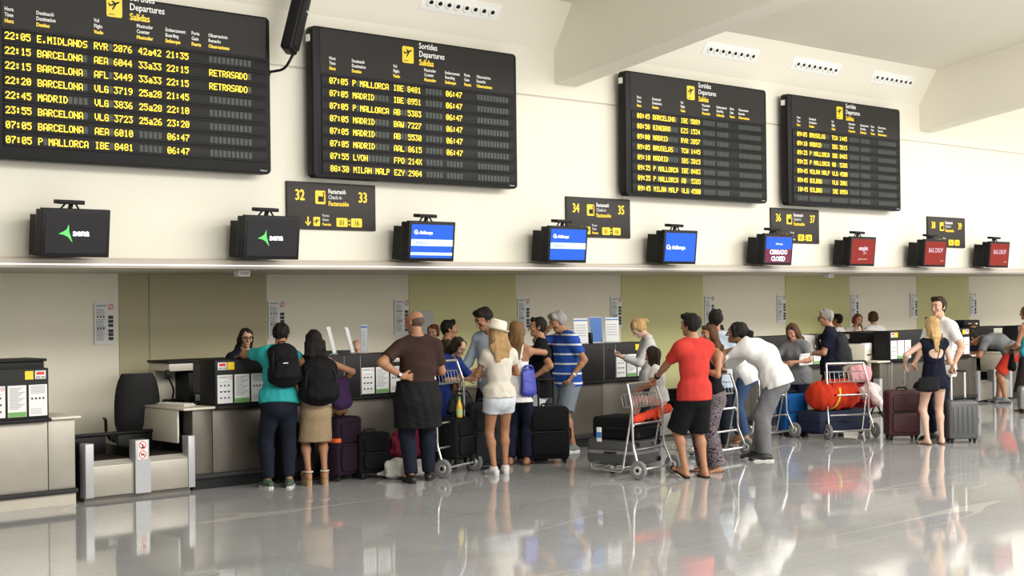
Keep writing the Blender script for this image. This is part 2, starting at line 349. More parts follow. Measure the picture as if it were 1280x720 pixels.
def board(x0, z0, rows, label, tx=0.0, tz=0.0):
    t = thing('departure_board', label, 'departure board', (x0, 12.32, 3.14), 0, 'departure boards on the bulkhead')
    W, H = 2.865, z0-3.14
    MB().rprism(0, W, 0, H, .05, 0, .13, .018).build('casing', M_blk, t)
    MB().box(.35, W-.35, .12, .21, .3, H-.3).build('wall_mount', M_blk, t)
    MB().cbox(-.006, .02, .045, .115, H-.16, H-.085, .004).build('side_latch', M_alu, t)
    hp = MB().box(.09, W-.055, -.004, .02, H-.475+tz, H-.022).build('header_panel', M_char, t)
    ZH = H + tz
    wh = MB(); ye = MB()
    for s_, dz in (('Sortides', -.092), ('Departures', -.180)): text(wh, s_, 1.40+tx, ZH+dz, .064, -.008, .86, bold=.0015)
    text(ye, 'Salidas', 1.40+tx, ZH-.272, .064, -.008, .86, bold=.004)
    wh.build('board_title', M_wht, hp, False); ye.build('yellow_board_title', M_yel, hp, False)
    for x, a, b, c in HEADS:
        wh = MB(); ye = MB()
        text(wh, a, x+tx, ZH-.335, .034, -.008, .80, bold=.001); text(wh, b, x+tx, ZH-.386, .034, -.008, .80, bold=.001); text(ye, c, x+tx, ZH-.440, .034, -.008, .80, bold=.003)
        wh.build('column_heading', M_wht, hp, False); ye.build('yellow_column_heading', M_yel, hp, False)
    ic = rquad(MB(), 1.168+tx, 1.325+tx, ZH-.268, ZH-.088, .02, -.008).build('departures_icon', M_yel, hp, False)
    g = MB(); plane_icon(g, 1.247+tx, ZH-.160, .13, -.010); g.box(1.19+tx, 1.25+tx, -.0102, -.010, ZH-.246, ZH-.24); g.build('aeroplane_symbol', M_blk, ic, False)
    cols = (.198, .494, 1.037, 1.485, 1.776, 2.238)
    for i, row in enumerate(rows):
        zt = ZH - .520 - i*.1297
        r = MB().cbox(.10, W-.055, -.010, .02, zt-.090, zt+.022, .004).build('display_row', M_blk, t)
        MB().box(.10, W-.055, -.013, -.009, zt+.024, zt+.030).build('row_divider', M_char, r)
        fields = row or ('', '', '', '', '', '')
        lens = (5, 10, 8, 5, 5, 10)
        for x, s_, n, fn_ in zip(cols, fields, lens, ('departure_time', 'destination', 'flight_number', 'counter_range', 'boarding_time', 'remark')):
            if s_:
                lit = MB(); led(lit, s_, x+tx, zt, -.0125); lit.build(fn_, M_led, r, False)
            dim = MB()
            for k in range(n):
                if (k >= len(s_) or s_[k] == ' '):
                    xa = x+tx+k*.0485; dim.quad((xa, -.0122, zt-.062), (xa+.036, -.0122, zt-.062), (xa+.036, -.0122, zt), (xa, -.0122, zt))
            if dim.v: dim.build('unlit_cells', M_dim, r, False)
    mk = MB(); text(mk, 'Omron', W-.135, .028, .018, -.002); mk.build('maker_mark', M_wht, t, False)
    return t
board(5.36, 4.71, B1, 'largest departure board at the upper left, first row reading 22:05 E.MIDLANDS', -.083, .062)
board(8.74, 4.70, B2, 'departure board right of the black speaker, first row 07:05 P MALLORCA')
board(13.46, 4.70, B3, 'departure board right of the first beam, first row 08:45 BARCELONA')
board(16.81, 4.70, B4, 'smallest and farthest departure board, first row 09:05 BRUSELAS')

# black loudspeaker on an arm between the two left boards
sp = thing('wall_speaker', 'long black tilted column speaker on a wall arm between the two left boards', 'speaker', (8.30, YW, 3.97))
tl = Matrix.Translation((.22, -.34, .98)) @ Matrix.Rotation(R(38), 4, 'Z') @ Matrix.Rotation(R(15), 4, 'Y') @ Matrix.Rotation(R(9), 4, 'X')
MB().cbox(-.10, .10, -.06, .07, -.62, .60, .03, 3, tl).build('speaker_housing', M_blk, sp)
MB().cbox(-.088, .088, -.075, -.055, -.57, .57, .012, 2, tl).build('grille', M_blk2, sp)
MB().box(.03, .102, -.080, -.07, -.16, -.145, tl).build('chrome_badge', M_wht, sp)
MB().tube([(.0, -.02, .22), (.03, -.30, .22), (.12, -.36, .42)], .014, 8, .08).build('wall_arm', M_blk, sp)
MB().wheel((0, -.015, .22), (0, 1, 0), .05, .03).build('wall_plate', M_blk, sp)

# ------------------------------------------------------------ hanging check-in number signs
def number_sign(xc, n1_, n2_):
    t = thing('check_in_sign', 'dark check-in sign on the wall with yellow numbers %s and %s' % (n1_, n2_), 'sign', (xc, YW-.03, 2.615), 0, 'numbered check-in signs')
    MB().cbox(-.57, .57, 0, .04, 0, .49, .006).build('sign_panel', M_sign, t)
    ye = MB(); wh = MB(); y = -.004
    text(ye, n1_, -.475, .300, .108, y, .78, bold=.006); text(ye, n2_, .335, .300, .108, y, .78, bold=.006)
    rquad(ye, -.222, -.092, .265, .405, .016, y)
    text(wh, 'Facturació', -.055, .380, .046, y, .82, bold=.002); text(wh, 'Check-in', -.055, .322, .042, y, .80); text(ye, 'Facturación', -.055, .252, .048, y, .82, bold=.003)
    poly(ye, [(-.325, .13), (-.306, .13), (-.306, .06), (-.285, .085), (-.278, .072), (-.315, .032), (-.352, .072), (-.345, .085), (-.325, .06)], y)
    rquad(ye, -.25, -.165, .035, .13, .01, y)
    text(wh, 'Portes', -.135, .135, .028, y, .85); text(wh, 'Gates', -.135, .092, .028, y, .85); text(ye, 'Puertas', -.135, .042, .030, y, .85, bold=.002)
    rquad(ye, .045, .190, .035, .128, .012, y); rquad(ye, .235, .380, .035, .128, .012, y)
    for z in (.05, .09): rquad(ye, .202, .222, z, z+.02, .002, y)
    ye.build('yellow_lettering', M_yel, t, False); wh.build('white_lettering', M_wht, t, False)
    bk = MB(); plane_icon(bk, -.208, .082, .075, y-.003)
    poly(bk, [(-.185, .29), (-.125, .29), (-.125, .345), (-.185, .345)], y-.003); poly(bk, [(-.120, .285), (-.110, .285), (-.110, .37), (-.120, .37)], y-.0033); ringq(bk, -.115, .378, .014, .006, y-.0036, 10)
    text(bk, '01', .118, .052, .055, y-.003, .85, 'c'); text(bk, '16', .307, .052, .055, y-.003, .85, 'c')
    bk.build('black_symbols', M_blk, t, False)
    return t
for xc, a, b in ((9.09, '32', '33'), (13.14, '34', '35'), (17.20, '36', '37'), (21.28, '38', '39'), (25.35, '40', '41')): number_sign(xc, a, b)

# ------------------------------------------------------------ monitors above the desks
M_scr = mat('dark_lcd', (0.010, 0.009, 0.012), 0.4, spec=.25)
M_blue = mat('lit_blue_screen', (0.010, 0.075, 0.45), 0.45, emit=0.7, spec=.2)
M_pale = mat('lit_pale_blue_screen', (0.50, 0.68, 0.92), 0.3, emit=0.8)
M_rscr = mat('lit_red_screen', (0.17, 0.012, 0.007), 0.45, emit=0.45, spec=.2)
M_mar = mat('lit_maroon_screen', (0.10, 0.008, 0.03), 0.3, emit=0.6)
M_lwht = mat('lit_white_screen_text', (0.85, 0.88, 1.0), 0.4, emit=0.9)
M_lgrn = mat('lit_green_screen', (0.08, 0.55, 0.10), 0.4, emit=0.9)
M_lgry = mat('lit_soft_screen_text', (0.50, 0.40, 0.48), 0.4, emit=0.6)
M_lblu = mat('lit_navy_screen_text', (0.06, 0.12, 0.35), 0.4, emit=0.4)
def monitor(xc, style, label):
    t = thing('information_monitor', label, 'monitor', (xc, 12.13, 2.285), 0, 'monitors over the check-in desks')
    tilt = Matrix.Rotation(R(6), 4, 'X')
    h, w = .43, .325
    m0 = tilt
    fr = MB(); fr.cbox(-w, w, 0, .05, 0, h, .008, 2, m0); fr.build('bezel', M_blk, t)
    b = MB(); b.cbox(-w+.01, w-.03, .05, .15, .01, h-.015, .01, 2, m0); b.prism([(-w+.03, .0), (w-.05, .0), (w-.08, h-.07), (-w+.03, h-.07)], .15, .30, m0); b.build('rear_housing', M_blk, t)
    a = MB(); a.cbox(-.15, .10, .05, .16, h+.035, h+.072, .006, 2, m0); a.tube([m0 @ Vector((-.02, .1, h-.01)), m0 @ Vector((.0, .11, h+.05))], .022); MB().tube([(-.03, .28, h*.72), (-.03, .39, h*.72)], .04).build('rear_mount', M_blk, t)
    a.tube([m0 @ Vector((-.11, .09, h-.005)), m0 @ Vector((-.05, .11, h+.05))], .009); a.tube([m0 @ Vector((.06, .09, h-.005)), m0 @ Vector((.03, .11, h+.05))], .009)
    a.build('wall_bracket', M_blk, t)
    x0, x1, z0, z1 = -w+.035, w-.035, .035, h-.035; y = -.003
    main = {'aena': M_scr, 'ck': M_blue, 'ck2': M_blue, 'air': M_blue, 'closed': M_mar, 'ej': M_rscr, 'bag': M_rscr}[style]
    s_ = MB().box(x0, x1, y, .004, z0, z1, m0).build('screen', main, t, False)
    def part(nm, fn, m_):
        q = MB(); fn(q); q.v = [tuple(m0 @ Vector(p)) for p in q.v]; q.build(nm, m_, s_, False)
    yy = -.006
    if style == 'aena':
        part('green_logo', lambda q: poly(q, [(-.17, .205), (-.12, .228), (-.095, .246), (-.075, .29), (-.070, .225), (-.035, .13), (-.08, .18), (-.12, .198)], yy), M_lgrn)
        part('logo_text', lambda q: text(q, 'aena', -.035, .190, .060, yy, 1.0, bold=.0035), M_lwht)
    elif style in ('ck', 'ck2'):
        part('logo_text', lambda q: (text(q, 'C', -.255, .29, .045, yy, .9, bold=.004), text(q, 'e', -.225, .29, .045, yy, .9, bold=.003), text(q, 'AirEuropa', -.18, .292, .032, yy, .95, bold=.003)), M_lwht)
        part('light_band', lambda q: (q.quad((x0, yy, .165), (x1, yy, .165), (x1, yy, .235), (x0, yy, .235)), q.quad((x0, yy, .065), (x1, yy, .065), (x1, yy, .095), (x0, yy, .095)) if style == 'ck' else None), M_pale)
        part('band_text', lambda q: (text(q, 'Check-in', x0+.02, .18, .045, yy-.002, .9), text(q, 'BARCELONA', x0+.02, .071, .018, yy-.002) if style == 'ck' else None), M_lblu)
    elif style == 'air':
        part('logo_text', lambda q: (text(q, 'C', -.27, .185, .06, yy, .9, bold=.004), text(q, 'e', -.225, .185, .06, yy, .9, bold=.003), text(q, 'AirEuropa', -.165, .19, .045, yy, .95, bold=.003)), M_lwht)
    elif style == 'closed':
        part('blue_field', lambda q: q.quad((x0, yy, .22), (x1, yy, .22), (x1, yy, z1-.01), (x0, yy, z1-.01)), M_blue)
        part('closed_text', lambda q: (text(q, 'CERRADO', 0, .150, .062, yy-.002, .95, 'c', bold=.003), text(q, 'CLOSED', 0, .060, .062, yy-.002, .95, 'c', bold=.003), text(q, 'AirEuropa', 0, .28, .026, yy-.002, 1, 'c')), M_lwht)
    elif style == 'ej':
        part('screen_text', lambda q: (text(q, 'easyJet', 0, .235, .062, yy, .95, 'c', bold=.003), text(q, 'plus', .05, .18, .035, yy, 1, 'c'), text(q, 'please proceed', 0, .095, .025, yy, 1, 'c')), M_lgry)
    else:
        part('screen_text', lambda q: (text(q, 'BAG DROP', 0, .225, .072, yy, .80, 'c'), text(q, 'easyJet', .2, .09, .022, yy, 1, 'c')), M_lgry)
    return t
for xc, st, lb in ((6.02, 'aena', 'black monitor with green and white logo, first at the left end'), (8.08, 'aena', 'black monitor with green and white logo beside the 32 and 33 sign'),
                   (10.12, 'ck', 'blue check-in monitor with two pale bands, left of the 34 and 35 sign'), (12.20, 'ck2', 'blue check-in monitor overlapping the 34 and 35 sign'),
                   (14.22, 'air', 'plain blue airline monitor below the third departure board'), (16.27, 'closed', 'monitor reading CERRADO CLOSED under a blue field'),
                   (18.30, 'ej', 'red monitor right of the 36 and 37 sign'), (20.28, 'bag', 'red bag drop monitor overlapping the 38 and 39 sign'), (22.25, 'bag', 'red bag drop monitor right of the 38 and 39 sign')): monitor(xc, st, lb)
monitor(24.3, 'bag', 'red bag drop monitor beyond the frame edge, last of the row')

# ------------------------------------------------------------ notices on the rear wall
def rear_notice(x0, lb):
    t = thing('wall_notice', lb, 'notice', (x0, YB-.016, 1.42), 0, 'tall safety notices on the rear wall')
    w, h = .235, .46
    MB().box(0, w, 0, .004, 0, h).build('paper_sheet', M_paper, t)
    gi = MB(); di = MB(); rd = MB()
    for k in range(22):
        if k in (5, 6, 13): continue
        gi.box(.02, .02+.11*(.7+.3*((k*7) % 5)/4), -.001, 0, h-.075-k*.016, h-.067-k*.016)
    gi.box(.02, .14, -.001, 0, h-.04, h-.025)
    for k in range(3):
        di.box(.03+k*.035, .05+k*.035, -.001, 0, h-.165, h-.145); di.box(.03+k*.035, .05+k*.035, -.001, 0, h-.29, h-.27)
    for z in (.30, .255, .21, .15, .11, .065): di.box(.165, .225, -.001, 0, z-.018, z+.018)
    ringq(rd, .196, h-.045, .033, .009, -.0012); poly(rd, [(.172, h-.07), (.178, h-.076), (.221, h-.021), (.215, h-.016)], -.0014)
    gi.build('small_print', M_ink, t, False); di.build('pictures', M_dink, t, False); rd.build('prohibition_ring', M_red, t, False)
for x0, lb in ((7.55, 'tall notice on the rear wall left of the first drab panel'), (9.80, 'tall notice on the rear wall above the bag-laden couple'), (11.72, 'tall notice on the rear wall above the bald man in brown'),
               (13.89, 'tall notice on the rear wall above the man in the black polo'), (15.78, 'tall notice on the rear wall left of the second green panel'), (17.94, 'tall notice on the rear wall right of the second green panel'),
               (19.82, 'tall notice on the rear wall left of the third green panel'), (21.96, 'tall notice on the rear wall right of the third green panel'), (23.88, 'tall notice on the rear wall left of the last green panel'), (26.02, 'tall notice on the rear wall right of the last green panel')):
    rear_notice(x0, lb)
gs = MB().box(12.02, 12.36, YB-.03, YB-.014, 1.05, 1.73).build('notice_board', mat('pale_grey_sheet', (.52, .53, .50), .6)); tag(gs, 'plain pale grey sheet on the green wall panel beside the bald man', 'notice')

# ------------------------------------------------------------ check-in counters
def counter(x0, label, front=None, dl=.55):
    front = front or M_dsteel
    t = thing('check_in_counter', label, 'counter', (x0, YC, 0), 0, 'double check-in counters')
    L = 2.43
    # dark upper fascia with its ledge
    MB().cbox(0, L, 0, .30, .80, 1.285, .008).build('upper_fascia', M_blk2, t)
    MB().cbox(-.012, L+.012, -.035, .34, .790, .822, .008).build('fascia_base_rail', M_blk, t)
    for x in (1.60, 1.82):
        MB().box(x, x+.006, -.003, .01, .83, 1.27).build('fascia_joint', M_gap, t)
    # steel front of several sheets
    xs = (-.25, -.02, .56, 1.60, 2.43, 2.70)
    for a, b in zip(xs, xs[1:]):
        q = MB().cbox(a+.004, b-.004, .03, .055, .15, .80, .003).build('front_panel', front, t)
    lk = MB().wheel((.40, .026, .46), (0, 1, 0), .008, .01); lk.build('lock', M_blk, t)
    MB().box(-.25, L+.27, .05, .60, .13, .79).build('carcass', M_dsteel, t)
    MB().cbox(-.26, L+.28, -.01, .06, .105, .150, .012).build('bumper_rail', M_drub, t)
    MB().box(-.25, L+.27, .03, .60, 0, .12).build('plinth', M_cabinet if front is M_steel else M_blk2, t)  # dark plinths have shade painted into a beige base
    # low wings with pale tops at both ends
    for s_, a, b in ((0, -.37, -.0), (1, L, L+.31)):
        dp = dl if s_ == 0 else .55
        MB().cbox(a, b, -.02, dp, .800, .825, .010).build('wing_top', M_white_panel, t)
        e = (a+.005, a+.03) if s_ == 0 else (b-.03, b-.005)
        MB().cbox(e[0], e[1], .12, dp-.02, .47, .80, .012).build('wing_end_panel', M_white_panel, t)
        MB().box(min(a, b)+.12, max(a, b)-.06, .2, .52, .05, .80).build('wing_carcass', M_dsteel, t)
    # notices, sticker and small flight display
    def note(x, kind):
        n = MB().box(x, x+.176, -.004, .001, .848, 1.135).build('counter_notice', M_paper, t)
        g = MB(); d = MB(); y = -.0055
        if kind == 0:
            g.box(x+.015, x+.12, y, -.004, 1.105, 1.118); g.box(x+.015, x+.15, y, -.004, .965, .970); g.box(x+.015, x+.15, y, -.004, 1.06, 1.064)
            for i in range(3):
                for j in range(3): d.box(x+.03+i*.045, x+.05+i*.045, y, -.004, .895+j*.062, .912+j*.062)
            r = MB(); ringq(r, x+.152, 1.108, .017, .005, y); r.build('prohibition_ring', M_red, n, False)
        elif kind == 1:
            for k in range(15): g.box(x+.018, x+.10+.06*((k*5) % 4)/3, y, -.004, .92+k*.0135, .926+k*.0135)
            g2 = MB().box(x+.004, x+.172, y, -.004, .850, .893); g2.build('green_footer', M_green, n, False)
        else:
            for k in range(6): g.box(x+.018, x+.155, y, -.004, 1.055+k*.0125, 1.060+k*.0125)
            for i in range(4): d.box(x+.022+i*.036, x+.040+i*.036, y, -.004, 1.0, 1.018)
            for k in range(4): g.box(x+.018, x+.12, y, -.004, .87+k*.014, .874+k*.014)
        g.build('print_lines', M_ink, n, False)
        if d.v: d.build('pictograms', M_dink, n, False)
    for k in range(3): note(.025+.20*k, k)
    for k in range(3): note(1.835+.20*k, k)
    for xr, xy in ((.03, .145), (2.295, 2.20)):
        MB().box(xy, xy+.08, -.004, .001, 1.185, 1.262).build('yellow_sticker', M_yel, t)
        dd = MB().cbox(xr, xr+.105, -.006, .001, 1.185, 1.262, .003).build('flight_display', M_paper, t)
        q = MB(); q.box(xr+.015, xr+.09, -.0085, -.005, 1.225, 1.252); q.build('display_window', M_red, dd, False)
        q = MB(); q.box(xr+.012, xr+.05, -.0085, -.005, 1.192, 1.212); q.box(xr+.06, xr+.095, -.0085, -.005, 1.192, 1.212); q.build('display_label', M_ink, dd, False)
    return t
def back_shelf(x0, label, z=1.24, Y=13.95, xa=-.10, bm=None):
    t = thing('back_shelf', label, 'shelf', (x0, Y, 0), 0, 'high shelves behind the counters')
    MB().cbox(xa, 1.75, 0, .42, z-.085, z, .008).build('shelf_board', bm or M_white_panel, t)
    MB().cbox(xa-.02, 1.77, -.02, .44, z, z+.028, .006).build('shelf_rim', M_blk, t)
    MB().box(xa+.02, 1.73, .34, .40, .02, z-.08).build('back_panel', M_white_panel, t)
    c = MB().cbox(xa+.27, xa+.57, .06, .36, .01, z-.11, .01).build('side_cabinet', M_blk2, t)
    MB().box(xa+.35, xa+.46, .052, .061, z-.42, z-.17).build('taped_sheet', M_paper, c)
    MB().cbox(1.50, 1.74, .06, .36, .01, z-.11, .01).build('side_cabinet', M_blk2, t)
    return t
PLACE = {-1: 'at the left edge, beside the empty baggage belt', 0: 'under the 32 and 33 sign, with the bag-laden couple at it', 1: 'behind the man in the striped polo, carrying brochure holders',
         2: 'behind the people with the white-shirted leaning man', 3: 'behind the girl with the open-backed dress', 4: 'at the far right edge'}
for n in range(-1, 5):
    x0 = 7.84 + PER*n - (.12 if n < 0 else 0)
    counter(x0, 'black-topped steel check-in counter ' + PLACE[n], M_steel if n < 0 else M_dsteel, .95 if n in (0, 3) else .55)  # same steel; all but the leftmost front carry a painted duller reflection
for n, z, lb in ((-1, 1.30, 'black shelf unit behind the counter at the left edge'), (0, 1.22, 'pale shelf unit with black rim and dark cabinet beside the empty office chair'),
                 (3, 1.22, 'pale shelf with black rim in front of three white-shirted clerks'), (4, 1.22, 'pale shelf with black rim behind the bending man in grey')):
    back_shelf(7.84 + PER*n - (.12 if n < 0 else 0) + (1.18 if n < 0 else .24 if n == 0 else -.15 if n > 2 else 0), lb, z, 13.95 if n < 3 else 13.8, .75 if n == 3 else -.10, M_blk2 if n < 0 else None)

# ------------------------------------------------------------ weighing belts between the counters
M_belt = mat('brown_black_belt', (0.026, 0.020, 0.015), 0.8, var=.2, vscale=20, spec=.1)
M_grey = mat('grey_painted_post', (0.42, 0.425, 0.44), 0.4, metal=.3)
M_lip = mat('pale_steel_lip', (0.75, 0.72, 0.64), 0.35, metal=.3)
def conveyor(x0, label):
    t = thing('baggage_belt', label, 'baggage conveyor', (x0, YC, 0), 0, 'check-in baggage belts')
    for a, b, m in ((.0, .085, 0), (.515, .660, 1), (1.095, 1.17, 0)):
        p = MB().cbox(a, b, -.02 - .008*m, .10, .04, .55, .004).build('post', M_grey, t)
        if m:
            MB().box(a-.006, b+.012, -.034, -.02, .04, .36).build('post_cover', M_grey, p)
            s_ = MB().box(a+.022, b-.022, -.033, -.027, .365, .545).build('warning_sticker', M_wht, p)
            r = MB(); d = MB()
            for z in (.41, .50):
                ringq(r, a+.072, z, .040, .008, -.0345); poly(r, [(a+.045, z+.026), (a+.039, z+.020), (a+.099, z-.026), (a+.105, z-.020)], -.0348)
            d.box(a+.066, a+.078, -.0343, -.033, .482, .512); d.box(a+.056, a+.09, -.0343, -.033, .472, .482); d.box(a+.055, a+.09, -.0343, -.033, .402, .418)
            r.build('red_ring', M_red, s_, False); d.build('black_figure', M_blk, s_, False)
    for a, b in ((.085, .513), (.672, 1.095)):
        MB().cbox(a, b, -.012, .012, .045, .335, .004).build('front_panel', M_steel, t)
        MB().add([(a, -.012, .337), (b, -.012, .337), (b, .11, .372), (a, .11, .372)], [(0, 1, 2, 3)]).build('front_lip', M_lip, t)
        q = MB().cbox(a-.02, b+.02, .11, .72, .33, .385, .02).build('belt', M_belt, t)
        MB().cbox(a+.10 if a < .3 else a, b+.03 if a < .3 else b, .62, .66, .385, .555, .01).build('rear_screen', M_blk, t)
    MB().cbox(.0, .03, .10, .74, .10, .56, .006).build('side_wall', M_blk, t)
    MB().cbox(1.14, 1.17, .10, .74, .10, .56, .006).build('side_wall', M_blk, t)
    MB().cbox(.57, .61, .10, .74, .10, .47, .006).build('divider', M_blk, t)
    MB().cbox(.0, 1.17, .60, .70, .555, .585, .008).build('top_rail', M_blk, t)
    MB().box(.02, 1.15, .05, .74, .0, .33).build('base_box', M_dsteel, t)
    return t
for n, lb in ((0, 'empty steel baggage belt with red prohibition stickers, left of the teal-shirted man'), (1, 'steel baggage belt behind the group with the white-hatted woman'),
              (2, 'steel baggage belt behind the trolley with the seated child'), (3, 'steel baggage belt behind the trolley with the red duffel'), (4, 'steel baggage belt where the man in red shorts bends over')):
    conveyor(6.42 + PER*n, lb)

# ------------------------------------------------------------ agents' desk equipment
M_chair = mat('black_chair_fabric', (0.014, 0.014, 0.015), 0.85, bump=.2, bscale=300)
def office_chair(loc, rz, label):
    t = thing('office_chair', label, 'chair', loc, rz)
    # faces +Y; curved upholstered back
    def pad(w, d, h, bulge, r):
        b = MB(); nx = 12
        rows = []
        for k in range(9):
            u = k/8; z = h*u; wk = w*(1-.22*max(0, u-.55)/.45*u) if True else w
            wk *= 1-.12*(2*abs(u-.5))**6
            rows.append((z, wk))
        v = []; f = []
        for s_ in (0, 1):
            for z, wk in rows:
                for i in range(nx+1):
                    a = -1+2*i/nx; e = (1-abs(a)**6)*(1-abs(2*z/h-1)**6)
                    v.append((a*wk/2, bulge*(1-a*a) + (d*.5*e if s_ else -d*.5*e) - .5*d, z))
        n = nx+1; m_ = 9*n
        for s_ in (0, 1):
            for k in range(8):
                for i in range(nx):
                    q = [s_*m_+k*n+i, s_*m_+k*n+i+1, s_*m_+(k+1)*n+i+1, s_*m_+(k+1)*n+i]
                    f.append(tuple(q if s_ == 0 else q[::-1]))
        return b.add(v, f)
    bk = pad(.46, .10, .60, -.05, 0); bk.v = [(x, y-.22 - (z)*.10, z+.55) for x, y, z in bk.v]; bk.build('backrest', M_chair, t)
    MB().cbox(-.25, .25, -.22, .26, .43, .51, .035, 3).build('seat', M_chair, t)
    MB().cbox(-.05, .05, -.34, -.28, .40, .75, .015).build('back_bracket', M_blk, t)
    MB().tube([(0, 0, .10), (0, 0, .44)], .03, 10).build('gas_column', M_blk, t)
    MB().cbox(-.11, .11, -.30, .10, .38, .43, .015).build('mechanism', M_blk, t)
    for k in range(5):
        a = 2*math.pi*k/5+.3
        l = MB().tube([(0, 0, .10), (.28*math.cos(a), .28*math.sin(a), .075)], .022, 8).build('base_arm', M_blk, t)
        MB().wheel((.28*math.cos(a), .28*math.sin(a), .028), (-math.sin(a), math.cos(a), 0), .028, .04).build('castor', M_blk, l)
    for sx in (-1, 1):
        MB().tube([(sx*.24, -.05, .45), (sx*.29, -.05, .52), (sx*.29, -.02, .66), (sx*.29, .16, .66)], .016, 8, .04).build('armrest', M_blk, t)
    return t
office_chair((7.56, 13.95, 0), R(-22), 'empty black office chair behind the first baggage belt')

def desk_monitor(loc, rz, label):
    t = thing('desk_monitor', label, 'monitor', loc, rz, "clerks' desk monitors")
    MB().cbox(-.21, .21, -.025, .025, .09, .43, .008).build('housing', M_blk, t)
    MB().box(-.19, .19, .0245, .0265, .115, .41).build('screen', M_scr, t)
    MB().cbox(-.16, .16, -.055, -.02, .14, .38, .015).build('rear_cover', M_blk2, t)
    MB().cbox(-.03, .03, -.03, .0, .01, .2, .006).build('stand', M_blk, t); MB().cbox(-.11, .11, -.09, .09, 0, .014, .005).build('foot', M_blk, t)
    MB().box(-.06, .02, -.058, -.054, .17, .30).build('pale_label', M_ink, t)
    return t
desk_monitor((7.98, 13.25, .825), R(84), 'black desk monitor seen from behind beside the dark counter top of desk 32')
desk_monitor((20.22, 13.40, .825), R(110), 'black desk monitor on the pale desk behind the trolley with the red duffel')
desk_monitor((24.05, 13.45, .825), R(130), 'black desk monitor beside the bending man in red shorts')
dm = desk_monitor((9.78, 13.46, .825), R(-15), 'black desk monitor top showing above the counter beside the bald clerk'); dm.scale = (1.12, 1, 1.13)
def keyboard(loc, rz, label):
    t = thing('keyboard', label, 'keyboard', loc, rz)
    MB().cbox(-.22, .22, -.075, .075, 0, .022, .006).build('case', M_white_panel, t)
    k = MB()
    for r in range(4):
        for c in range(14): k.cbox(-.205+c*.0293, -.181+c*.0293, -.062+r*.032, -.036+r*.032, .02, .030, .003, 1)
    k.build('keys', M_wht, t)
keyboard((7.62, 13.20, .825), R(100), 'cream keyboard on the pale desk wing by the empty office chair')
ph = thing('desk_phone', 'black handset phone with a curly cable on the rear desk beside the chair', 'phone', (7.98, 13.85, .80))
MB().tube([(.0, .05, .02), (.0, 0, .14), (-.06, -.03, .24), (-.09, -.03, .28)], .010, 6, .05).build('cable', M_blk, ph)
MB().cbox(-.12, -.06, -.05, .0, .26, .36, .018).build('handset', M_blk, ph); MB().cbox(-.09, .09, -.06, .10, 0, .045, .012).build('cradle', M_blk, ph)
def printer(loc, rz, label):
    t = thing('label_printer', label, 'printer', loc, rz)
    MB().cbox(-.23, .23, -.20, .20, 0, .26, .02, 3).build('body', M_white_panel, t)
    MB().cbox(-.20, .20, -.205, -.10, .17, .275, .01).build('paper_tray', M_wht, t); MB().box(-.15, .15, -.203, -.199, .08, .10).build('slot', M_blk, t)
    MB().box(.08, .2, -.204, -.199, .13, .15).build('button_strip', M_ink, t)
printer((19.86, 13.28, .825), R(20), 'white printer on the pale desk wing behind the trolley with the red duffel')
pt = thing('low_desk', 'ivory low desk end below the white printer', 'desk', (19.50, 13.58, 0))
MB().cbox(-.05, .42, 0, .6, .50, .80, .01).build('drawer_block', M_white_panel, pt); MB().cbox(-.02, .40, .03, .58, 0, .50, .01).build('pedestal', M_dsteel, pt)

bp_ = thing('document_printer', 'flat black printer with white paper on the far shelf behind the bending man', 'printer', (24.42, 14.0, 1.25))
MB().cbox(-.28, .28, -.16, .16, 0, .13, .02).build('housing', M_blk, bp_); MB().box(-.18, .16, -.20, .05, .04, .05).build('paper_tray', M_blk2, bp_); MB().box(-.15, .13, -.195, .0, .05, .075).build('paper_stack', M_paper, bp_)
for px_, lb_ in ((8.17, 'small pale fitting under the bulkhead above the backpack couple'), (18.44, 'small pale fitting under the bulkhead above the white-shirted leaning man')):
    se = thing('ceiling_fitting', lb_, 'ceiling fitting', (px_, 12.80, 2.13)); MB().cbox(-.07, .07, -.05, .05, 0, .065, .01).build('housing', mat('pale_plastic', (.66, .66, .64), .5), se); MB().box(-.05, .05, -.052, -.05, .015, .05).build('lens_panel', M_ink, se)
# clear card holders and brochure stands on the counter tops
M_acr = mat('clear_acrylic', (0.75, 0.80, 0.86), 0.08, trans=.75)
M_bro = mat('blue_brochure', (0.05, 0.16, 0.48), 0.5)
def holder(loc, rz, w, h, lean, front, label, roll=0, marks=True):
    t = thing('card_holder', label, 'sign holder', loc, rz, 'card holders on the counters')
    m_ = Matrix.Rotation(R(roll), 4, 'Y') @ Matrix.Rotation(R(-lean), 4, 'X')
    MB().box(-w/2, w/2, 0, .004, .004, h, m_).build('acrylic_plate', M_acr, t)
    MB().box(-w/2-.005, w/2+.005, -.04, .06, 0, .005).build('foot', M_acr, t)
    c = MB().box(-w/2+.006, w/2-.006, -.004, -.0005, .015, h-.01, m_).build('card', front, t)
    if marks:
        q = MB()
        for k in range(5): q.box(-w/2+.02, w/2-.03, -.006, -.004, h*(.3+.1*k), h*(.3+.1*k)+.008, m_)
        q.build('print_lines', M_ink if front is not M_bro else M_wht, c)
        MB().box(-w/2+.006, w/2-.006, -.006, -.004, h*.88, h*.93, m_).build('header_bar', M_bro, c)
holder((9.47, 13.0, 1.287), R(-8), .055, .31, 10, mat('off_white_card', (.62, .62, .60), .7), 'white card leaning on the counter nearest the dark-haired backpacker woman', -10, False)
holder((9.73, 13.02, 1.287), R(-2), .055, .30, 10, MATS['off_white_card'], 'white card leaning on the counter between two other card holders', -10, False)
holder((9.83, 12.95, 1.287), R(-43), .08, .32, 2, mat('grey_card', (.55, .57, .6), .6), 'upright clear holder in front of the bald clerk')
